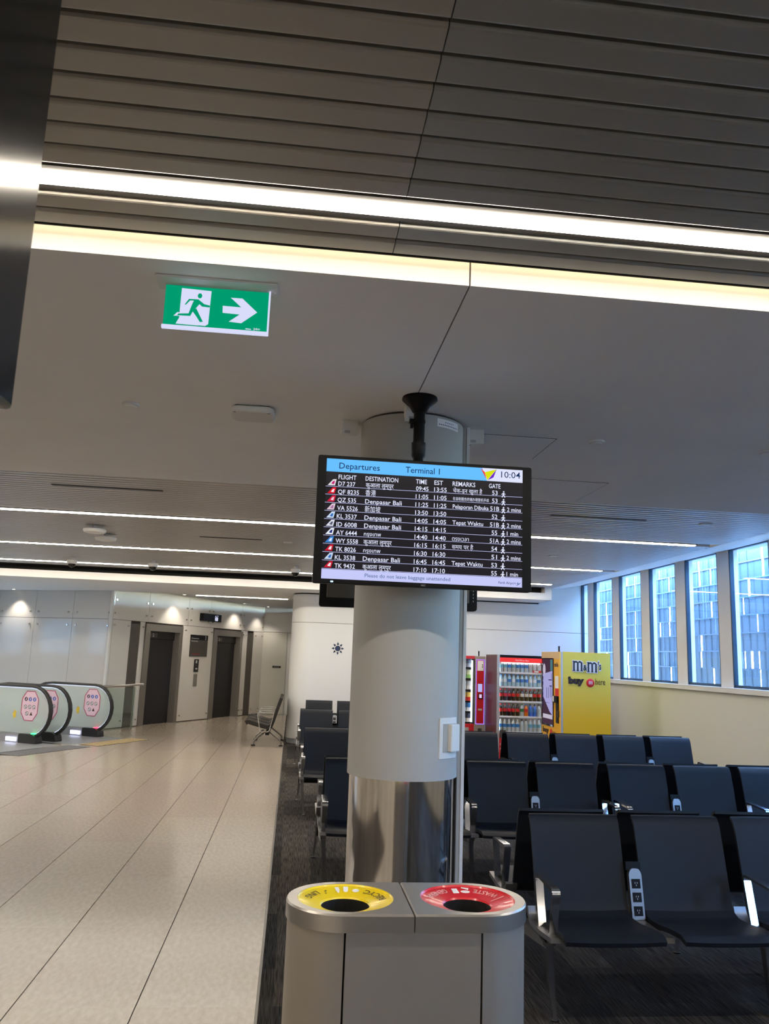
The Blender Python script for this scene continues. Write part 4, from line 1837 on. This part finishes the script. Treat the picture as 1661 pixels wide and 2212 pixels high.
for i, z in enumerate(SHELF):
    for j, kind in enumerate(plan[i]):
        o = link('bottle', BM[kind], None, (VX + .098 + .0815 * j, VY + .085, z))
        tag(o, '%s, %s from left, %s shelf of drinks machine' % (desc[kind], ordn[j], shn[i]), 'bottle', 'bottles in the drinks machine')

# ---- snack machine beyond it
NX, NY = 2.93, 15.9
W2, H2 = .885, 1.88
sm = thing('snack_machine', 'snack vending machine with a purple lit red payment panel, left of the drinks machine', 'vending machine', (NX, NY, 0))
b = MB().use(M_vgrey)
b.box(0, .03, .03, .84, .03, H2)
b.box(W2 - .22, W2, .03, .84, .03, H2)
b.box(.03, W2 - .22, .03, .84, H2 - .04, H2)
b.box(.03, W2 - .22, .4, .84, .03, H2 - .04)
b.box(.03, W2 - .22, .03, .4, .03, .57)
b.build('cabinet', sm, bevel=.004)
b = MB().use(M_vgrey)
b.box(W2 - .215, W2 - .002, -.01, .03, .03, H2 - .004)
b.build('pay_column', sm, bevel=.004)
b = MB().use(M_purple)
b.box(W2 - .190, W2 - .016, -.013, -.009, .565, 1.815)
b.build('led_outline', sm)
b = MB().use(M_red)
b.box(W2 - .178, W2 - .030, -.017, -.01, .58, 1.80)
pp = b.build('pay_panel', sm)
b = MB().use(M_print)
b.box(W2 - .165, W2 - .042, -.022, -.016, 1.595, 1.79)
b.use(M_black)
for z in (1.66, 1.70):
    b.box(W2 - .075, W2 - .055, -.024, -.022, z, z + .02)
b.build('keypad', pp)
b = MB().use(glow('pay_screen', srgb(185, 190, 250), .9))
b.box(W2 - .15, W2 - .065, -.022, -.016, 1.185, 1.34)
b.build('pay_screen', pp)
b = MB().use(M_black)
b.box(W2 - .14, W2 - .06, -.03, -.016, 1.05, 1.15)
b.use(glow('reader_screen', srgb(235, 205, 245), .9))
b.box(W2 - .125, W2 - .075, -.032, -.03, 1.07, 1.14)
b.build('card_reader', pp)
b = MB().use(M_grey)
b.box(W2 - .145, W2 - .065, -.021, -.016, .83, .865)
b.build('coin_slot', pp)
b = MB().use(M_bronze)
b.box(W2 - .14, W2 - .07, -.02, -.01, .38, .49)
b.build('coin_return', sm)
b = MB().use(M_red)
b.box(0, W2 - .216, 0, .03, 1.82, H2)
b.box(0, W2 - .216, 0, .03, .03, .57)
b.use(M_grey)
b.box(.1, W2 - .32, -.012, 0, .30, .50)
b.build('red_front', sm, bevel=.002)
b = MB().use(M_black)
b.box(W2 - .235, W2 - .216, .0, .03, .57, 1.82)
b.build('door_stile', sm)
b = MB().use(M_black)
b.box(0, .02, 0, .03, .57, 1.82)
b.build('door_stile', sm)
b = MB().use(M_vglass)
b.add([(.02, .01, .57), (W2 - .235, .01, .57), (W2 - .235, .01, 1.82), (.02, .01, 1.82)], [(0, 1, 2, 3)])
b.build('glass_front', sm)
b = MB().use(glow('snack_led', (.9, .95, 1), 2.2))
b.box(W2 - .275, W2 - .245, .045, .052, .60, 1.79)
b.build('led_tube', sm)
b = MB().use(M_black)
b.tube((W2 - .115, .1, H2), (W2 - .115, .1, H2 + .10), .013, .015, 8)
b.build('antenna', sm)
SH2 = [1.655, 1.44, 1.225, 1.005, .805, .60]
for z in SH2:
    b = MB().use(M_print)
    b.box(.03, W2 - .29, .05, .39, z - .008, z)
    b.use(M_black)
    b.box(.03, W2 - .29, .044, .051, z - .032, z + .002)
    b.build('shelf', sm)


def packet(c1, c2, h):
    b = MB()
    w = .1
    ring = lambda z, ww, d: [(-ww / 2, 0, z), (-ww / 4, -d, z), (ww / 4, -d, z), (ww / 2, 0, z), (ww / 4, d, z), (-ww / 4, d, z)]
    b.use(c1).loft([ring(0, w, .003), ring(h * .12, w, .016), ring(h * .45, w, .022)])
    b.use(c2).loft([ring(h * .45, w, .022), ring(h * .88, w, .016), ring(h, w, .003)])
    return b.mesh('snack_packet')


mp_ = lambda n, c: mat(n, srgb(*c), .3)
cols = [((205, 210, 225), (120, 130, 160), 'silver grey'), ((150, 205, 120), (225, 235, 205), 'pale green'), ((235, 235, 240), (200, 205, 215), 'white'), ((215, 50, 40), (240, 205, 90), 'yellow and red'), ((235, 240, 248), (60, 130, 200), 'white and blue'), ((240, 240, 240), (60, 70, 90), 'white and navy')]
for i, z in enumerate(SH2):
    c1, c2, w_ = cols[i]
    me = packet(mp_('packet_lower', c1), mp_('packet_upper', c2), .165)
    for j in range(2):
        o = link('snack_packet', me, None, (NX + .475 + .112 * j, NY + .09, z))
        tag(o, '%s snack packet, %s from payment panel, %s shelf of snack machine' % (w_, ('second', 'first')[j], ('top', 'second', 'third', 'fourth', 'fifth', 'bottom')[i]), 'snack', 'packets in the snack machine')

# ---- yellow confectionery machine, turned to face left
MX0, MX1, MY0, MY1, MH = 4.378, 5.223, 13.0, 14.09, 1.98
ym = thing('confectionery_machine', 'tall yellow confectionery vending machine with a printed side, right of the drinks machine', 'vending machine', (MX0, MY0, 0))
mw, md = MX1 - MX0, MY1 - MY0
b = MB().use(M_gold)
b.box(.02, mw, .006, md, .03, MH)
b.use(M_black)
b.box(.05, mw - .03, .03, md - .03, 0, .04)
b.build('cabinet', ym, bevel=.006)
b = MB().use(M_yellow)
b.box(.035, mw - .002, 0, .007, .04, MH - .004)
sp_ = b.build('side_panel', ym)
b = MB().use(M_silver)
b.box(.004, .034, -.006, .02, .04, MH)
b.build('corner_trim', ym, bevel=.003)
fy = lambda d: (lambda x, y: (x, -d, y))


def slab_m(mb, x, z, w, h, d, t=.3, serif=.12):
    """a heavy lower-case slab-serif m"""
    st = w * .17
    lay = [d]

    def q(x0, z0, x1, z1):
        lay[0] += .00006
        e = -lay[0]
        mb.add([(x0, e, z0), (x1, e, z0), (x1, e, z1), (x0, e, z1)], [(0, 1, 2, 3)])

    xs_ = [x + st * .2, x + w / 2 - st / 2, x + w - st * 1.2]
    for i, xx in enumerate(xs_):
        q(xx, z, xx + st, z + h * (1 if i == 0 else .86))
        q(xx - st * .22, z, xx + st * 1.22, z + h * .09)
    q(x, z + h * .9, x + st, z + h)
    for i in (0, 1):
        a0, a1 = xs_[i] + st * .9, xs_[i + 1] + st
        pts = [(a0 + (a1 - a0) * k / 6, z + h * (.80 + .20 * math.sin(PI * (.25 + .75 * k / 6)))) for k in range(7)]
        low = [(p[0], p[1] - h * .17) for p in pts]
        lay[0] += .00006
        mb.add([(px_, -lay[0], pz) for px_, pz in pts + low[::-1]], [tuple(range(14))])


b = MB()
x0, z0, hh = .20, 1.675, .165
b.use(M_print)
for i, (dx_, dz_) in enumerate(((-.013, -.013), (.013, -.013), (-.013, .013), (.013, .013))):
    slab_m(b, x0 + dx_, z0 + dz_, .17, hh, .0072 + .001 * i)
    slab_m(b, x0 + .245 + dx_, z0 - .012 + dz_, .17, hh, .0072 + .001 * i)
for xx in (x0, x0 + .245):
    zz = z0 if xx == x0 else z0 - .012
    b.add([(xx + .01, -.0071, zz), (xx + .16, -.0071, zz), (xx + .16, -.0071, zz + hh * .8), (xx + .01, -.0071, zz + hh * .8)], [(0, 1, 2, 3)])
b.text('&', fy(.0113), x0 + .172, z0 + .012, .095, .078, .10)
b.text("'s", fy(.0113), x0 + .425, z0 + .028, .13, .062, .10)
b.use(M_ink)
slab_m(b, x0, z0, .17, hh, .0120)
slab_m(b, x0 + .245, z0 - .012, .17, hh, .0120)
b.text('&', fy(.0125), x0 + .176, z0 + .018, .085, .068, .04)
b.text("'s", fy(.0125), x0 + .430, z0 + .034, .12, .052, .03)
b.build('brand_lettering', sp_)
b = MB().use(M_brown)
b.text('buy', fy(.0085), .125, 1.475, .098, .27, .075)
for x in (.125, .21):
    b.add([(x - .008, -.0086, 1.475 if x > .2 else 1.55), (x + .03, -.0086, 1.475 if x > .2 else 1.55), (x + .03, -.0086, 1.488 if x > .2 else 1.565), (x - .008, -.0086, 1.488 if x > .2 else 1.565)], [(0, 1, 2, 3)])
b.text('here', fy(.0085), .585, 1.465, .10, .165, .0)
b.text('& share', fy(.0085), .16, .545, .115, .55, .06)
b.text('together', fy(.0085), .14, .36, .115, .60, .06)
b.build('lettering', sp_)
b = MB().use(M_label_red)
cx_, cz_, rr_ = .497, 1.492, .068
b.loft([[(cx_ + rr_ * k * math.cos(a * PI / 14), -y_, cz_ + rr_ * k * math.sin(a * PI / 14)) for a in range(28)] for k, y_ in ((1, .0075), (.96, .012), (.8, .016), (.4, .019), (.05, .0195))])
b.use(M_print)
slab_m(b, cx_ - .03, cz_ - .022, .062, .048, .0205)
b.build('candy_button', sp_, smooth=True)
# front face (towards -X)
fr = lambda y0, y1, z0, z1, d0, d1, mb: mb.box(.02 - d1, .02 - d0, y0, y1, z0, z1)
b = MB().use(M_tan)
fr(.09, md - .005, 1.86, MH - .003, -.001, .004, b)
b.build('top_panel', ym)
b = MB().use(M_yellow)
fr(.02, .10, .04, MH - .002, -.001, .0045, b)
b.build('front_edge', ym)
b = MB().use(M_gloss)
fr(.42, 1.05, .74, 1.875, -.001, .014, b)
bz = b.build('display_bezel', ym, bevel=.003)
b = MB().use(glow('poster_plum', srgb(92, 66, 86), .55))
sq = lambda mb, y0, y1, z0, z1, d: mb.add([(.02 - d, y0, z0), (.02 - d, y1, z0), (.02 - d, y1, z1), (.02 - d, y0, z1)], [(0, 1, 2, 3)])
sq(b, .43, .99, .77, 1.86, .0148)
pf = b.build('poster', bz)
b = MB().use(glow('poster_lavender', srgb(186, 182, 238), .75))
b.add([(.0046, y_, z_) for y_, z_ in ((.98, 1.60), (.45, 1.66), (.44, .92), (.60, .98), (.96, 1.22))], [tuple(range(5))])
b.use(glow('poster_teal', srgb(90, 140, 150), .7))
sq(b, .44, .56, 1.66, 1.85, .0155)
b.use(glow('poster_light', srgb(215, 205, 225), .75))
b.add([(.0046, .9 + .075 * math.cos(a * PI / 8), 1.68 + .10 * math.sin(a * PI / 8)) for a in range(16)], [tuple(range(16))])
sq(b, .45, .97, .86, .93, .0155)
b.use(glow('poster_ink', srgb(44, 44, 96), .6))
for y0, y1, z0, z1 in ((.47, .66, 1.50, 1.515), (.49, .505, 1.51, 1.62), (.47, .60, 1.40, 1.415), (.50, .515, 1.22, 1.41), (.56, .575, 1.22, 1.41), (.62, .90, 1.12, 1.125), (.66, .68, 1.2, 1.38), (.75, .77, 1.2, 1.38)):
    sq(b, y0, y1, z0, z1, .0162)
for k in range(6):
    sq(b, .95, .985, 1.05 + .09 * k, 1.11 + .09 * k, .0162)
b.build('poster_print', pf)
b = MB().use(M_print)
fr(.17, .34, 1.38, 1.58, -.001, .006, b)
b.use(M_label_red)
fr(.17, .33, 1.255, 1.375, -.001, .006, b)
b.build('sticker', ym)
b = MB().use(M_black)
fr(.16, .29, .82, 1.25, -.001, .012, b)
fr(.18, .42, 1.145, 1.255, -.001, .03, b)
b.use(M_print)
fr(.33, .39, 1.16, 1.25, .03, .032, b)
b.build('card_reader', ym, bevel=.003)
b = MB().use(M_bronze)
fr(.13, .17, .92, 1.02, -.001, .03, b)
b.build('door_handle', ym, bevel=.004)
b = MB().use(M_brown)
ff = lambda x, y: (.02 - .006, md - .02 - x, y)
b.text('buy', ff, .06, .63, .075, .34, .06)
b.text('here', ff, .58, .63, .06, .18, .0)
b.use(M_ink)
b.text("m's", ff, .70, 1.735, .065, .19, .05)
b.use(M_label_red)
b.add([(.02 - .006, md - .53 + .05 * math.cos(a * PI / 8), .655 + .05 * math.sin(a * PI / 8)) for a in range(16)], [tuple(range(16))])
b.build('lettering', ym)
b = MB().use(M_vgrey)
fr(.15, .8, .22, .52, -.001, .008, b)
b.build('dispense_flap', ym, bevel=.003)
b = MB().use(M_black)
b.tube((.14, .5, MH), (.14, .5, MH + .10), .014, .016, 8)
b.build('antenna', ym)

# ================================================================== ESCALATORS
ER = LR - PI / 2            # local +x points out of the escalator mouth
OUT = Vector((.89026, -.45545, 0))
PERP = Vector((.45545, .89026, 0))
tip3 = Vector((-3.57, 17.2, 0))


def balustrade(t, y, mirror=False):
    """local frame: mouth tip at x=0, running to -x, then sloping down"""
    R = .455
    zc = .56
    prof = []
    for i in range(13):
        a = -PI / 2 * .92 + (PI / 2 * 1.92) * i / 12
        prof.append((-R + R * math.cos(a), zc + R * math.sin(a)))
    top = prof + [(-1.55, zc + R), (-1.75, zc + R - .02), (-2.05, zc + R - .12), (-4.2, zc + R - 1.35)]
    b = MB().use(M_rubber)
    ring = []
    for i, (x, z) in enumerate(top):
        a_ = top[max(i - 1, 0)]
        c = top[min(i + 1, len(top) - 1)]
        d = Vector((c[0] - a_[0], c[1] - a_[1])).normalized()
        nx, nz = d.y, -d.x
        ring.append([(x + nx * o, y + w, z + nz * o) for o, w in ((.026, -.03), (.03, 0), (.026, .03), (.0, .04), (-.018, .036), (-.018, -.036), (0, -.04))])
    b.loft(ring)
    b.build('handrail', t, smooth=True)
    b = MB().use(glow('handrail_glow', (.75, .83, 1), .9) if 'handrail_glow' not in MATS else MATS['handrail_glow'])
    ring = []
    for i, (x, z) in enumerate(top):
        a_ = top[max(i - 1, 0)]
        c = top[min(i + 1, len(top) - 1)]
        d = Vector((c[0] - a_[0], c[1] - a_[1])).normalized()
        nx, nz = d.y, -d.x
        ring.append([(x + nx * o, y + w, z + nz * o) for o, w in ((-.018, -.012), (-.018, .012), (-.040, .012), (-.040, -.012))])
    b.loft(ring)
    b.build('guide_strip', t)
    b = MB().use(M_milky)
    R2 = R - .045
    g = []
    for i in range(13):
        a = -PI / 2 * .8 + (PI / 2 * 1.8) * i / 12
        g.append((-R + R2 * math.cos(a), zc + R2 * math.sin(a)))
    g += [(-1.75, zc + R2 - .02), (-2.05, zc + R2 - .12), (-4.2, zc + R2 - 1.35), (-4.2, -1.1), (-1.9, .17), (-.5, .17)]
    b.prism(g, -.006, .006, lambda x, yy, z: (x, y + z, yy))
    b.build('glass_side', t)
    b = MB().use(M_rubber)
    b.prism(rounded([(-.62, 0), (-.20, 0), (-.23, .12), (-.30, .17), (-.62, .17)], .04), -.09, .09, lambda x, yy, z: (x, y + z, yy))
    b.build('newel_base', t, smooth=True)
    b = MB().use(M_plate)
    b.prism([(-4.2, -1.35), (-1.9, 0), (-.62, 0), (-.62, .16), (-1.9, .16), (-4.2, -1.12)], -.08, .08, lambda x, yy, z: (x, y + z, yy))
    b.build('skirt', t)


def safety_sign(t, x, y, dirn):
    s = MB().use(mat('octagon_pink', srgb(225, 196, 214), .5) if 'octagon_pink' not in MATS else MATS['octagon_pink'])
    oc = [(-.10, -.27), (.10, -.27), (.20, -.13), (.20, .13), (.10, .27), (-.10, .27), (-.20, .13), (-.20, -.13)]
    yy = y + dirn * .008
    k = lambda a, b_, d=0: (x + a, yy + dirn * d, .665 + b_)
    s.add([k(*p) for p in oc], [tuple(range(8))])
    s.use(mat('octagon_red', srgb(170, 50, 90), .5) if 'octagon_red' not in MATS else MATS['octagon_red'])
    for i in range(8):
        p, q = oc[i], oc[(i + 1) % 8]
        s.add([k(p[0], p[1], .0008), k(q[0], q[1], .0008), k(q[0] * .92, q[1] * .95, .0008), k(p[0] * .92, p[1] * .95, .0008)], [(0, 1, 2, 3)])
    bl = MATS.get('octagon_blue') or mat('octagon_blue', srgb(40, 95, 190), .5)
    for r_, zz, n_ in ((0, .12, 3), (1, -.02, 3), (2, -.14, 2)):
        for c in range(n_):
            xx = (-.10 + .10 * c) if n_ == 3 else (-.05 + .10 * c)
            dot = lambda rad, d: [k(xx + rad * math.cos(a * PI / 6), zz + rad * math.sin(a * PI / 6), d) for a in range(12)]
            if r_ == 2 and c == 1:
                s.use(M_graphic)
                s.add([k(xx - .035, zz - .03, .001), k(xx + .035, zz - .03, .001), k(xx, zz + .035, .001)], [(0, 1, 2)])
                continue
            s.use(M_ink if r_ or c == 0 else bl)
            s.add(dot(.038, .001), [tuple(range(12))])
            s.use(M_print if r_ else (MATS['octagon_pink']))
            s.add(dot(.028, .0014) if r_ else [k(xx - .012, zz - .022, .0014), k(xx + .010, zz - .02, .0014), k(xx + .014, zz + .024, .0014), k(xx - .004, zz + .022, .0014)], [tuple(range(12)) if r_ else (0, 1, 2, 3)])
            if r_:
                s.use(M_ink)
                s.add([k(xx - .004, zz - .018, .0018), k(xx + .012, zz - .016, .0018), k(xx + .002, zz + .02, .0018)], [(0, 1, 2)])
                s.add([k(xx - .026, zz + .018, .0018), k(xx - .02, zz + .024, .0018), k(xx + .026, zz - .018, .0018), k(xx + .02, zz - .024, .0018)], [(0, 1, 2, 3)])
    s.build('safety_sticker', t)
    s = MB().use(MATS.get('yellow_sticker') or mat('yellow_sticker', srgb(215, 185, 60), .5))
    s.add([(x - .34 + .05 * math.cos(a * PI / 5) * (1 if a % 2 else .6), yy, .50 + .09 * math.sin(a * PI / 5) * (1 if a % 2 else .7)) for a in range(10)], [tuple(range(10))])
    s.build('yellow_sticker', t)


def escalator(tip, label, sides, led):
    t = thing('escalator', label, 'escalator', tip, ER, 'pair of escalators')
    WE = 1.18
    for sd in sides:
        y = 0 if sd == 'far' else -WE
        balustrade(t, y)
        if sd == 'far':
            safety_sign(t, -.50, y, -1)
    safety_sign(t, -.50, -WE, -1) if 'near' in sides else None
    b = MB().use(M_plate)
    b.box(-1.9, .28 if 'near' in sides else .22, -WE - .2, .12, -.004, .004)
    b.build('floor_plate', t)
    b = MB().use(MATS.get('comb_light') or glow('comb_light', (.72, .74, 1), 3.))
    for y in ((-.095, -WE + .082) if 'near' in sides else (-.095,)):
        b.box(-.9, -.66, y - .006, y + .006, .03, .10)
    b.build('comb_light', t)
    b = MB().use(MATS.get('lane_%s' % led) or glow('lane_%s' % led, dict(red=(1, .05, .12), green=(.05, .9, .25))[led], 2.5))
    b.box(-.36, -.27, -.06, .0, .172, .185)
    b.build('lane_signal', t)
    # moving steps going down
    for k in range(8):
        b = MB().use(M_plate)
        x = -1.2 - .4 * k
        z = -.0 if k < 2 else -.2 * (k - 1)
        b.box(x - .4, x, -WE + .09, -.09, z - .2, z + .006)
        b.build('step', t)
    return t


e1 = escalator(tip3, 'farther escalator with two glass sides and a red signal, below the white glass wall', ('far', 'near'), 'red')
tip1 = tip3 - PERP * (1.18 + .5) + OUT * -.0
e2 = escalator(tip1, 'nearer escalator with a green signal, cut off by the left edge', ('far',), 'green')
b = MB().use(M_white)
b.box(-9, HX, HY0, HY1, -2.6, -2.5)
b.box(-9.1, -9, HY0, HY1, -2.6, 0)
b.box(-9, HX, HY0 - .1, HY0, -2.6, -.12)
b.box(HX, HX + .1, HY0, HY1, -2.6, -.12)
struct(b.build('floor_pit'))

# tactile studs and entrance grate in front of the escalators
td = thing('tactile_strip', 'strip of beige tactile bars on the floor before the farther escalator', 'floor marking', (-3.32, 16.45, 0), ER)
bar = MB().use(M_beige)
bar.box(-.20, .20, -.020, .020, 0, .008)
bar_me = bar.mesh('tactile_bar')
b = MB().use(M_gap)
b.box(-.17, .27, -.76, .74, 0, .002)
b.build('tray', td)
for k in range(19):
    link('tactile_bar', bar_me, td, (.05, -.71 + .078 * k, .001))
gd = thing('entrance_grate', 'dark ribbed grate in the floor before the nearer escalator', 'grate', (-4.14, 14.90, 0), ER)
b = MB().use(M_gap)
b.box(-.25, .25, -.85, .85, 0, .003)
b.build('tray', gd)
rib = MB().use(M_plate)
rib.box(-.24, .24, -.008, .008, .003, .007)
rme = rib.mesh('grate_bar')
for k in range(34):
    link('grate_bar', rme, gd, (0, -.83 + .05 * k, 0))

# glass guard with tubular rail between the escalator and the lift wall
gg = thing('glass_guard', 'low glass guard with a steel tube rail between the escalator and the lift', 'railing', (-3.86, 18.3, 0), math.atan2(.75, .42))
b = MB().use(M_clear)
b.box(-.25, .83, -.006, .006, .03, .93)
b.build('glass_side', gg)
b = MB().use(M_steel)
b.path([(-.3, 0, .96), (.5, 0, .97), (.95, -.02, .99), (1.0, -.05, .99)], .027, 10)
b.build('rail', gg, smooth=True)
for x in (-.1, .78):
    b = MB().use(M_steel)
    b.box(x - .02, x + .02, .008, .022, 0, .95)
    b.build('rail_post', gg)
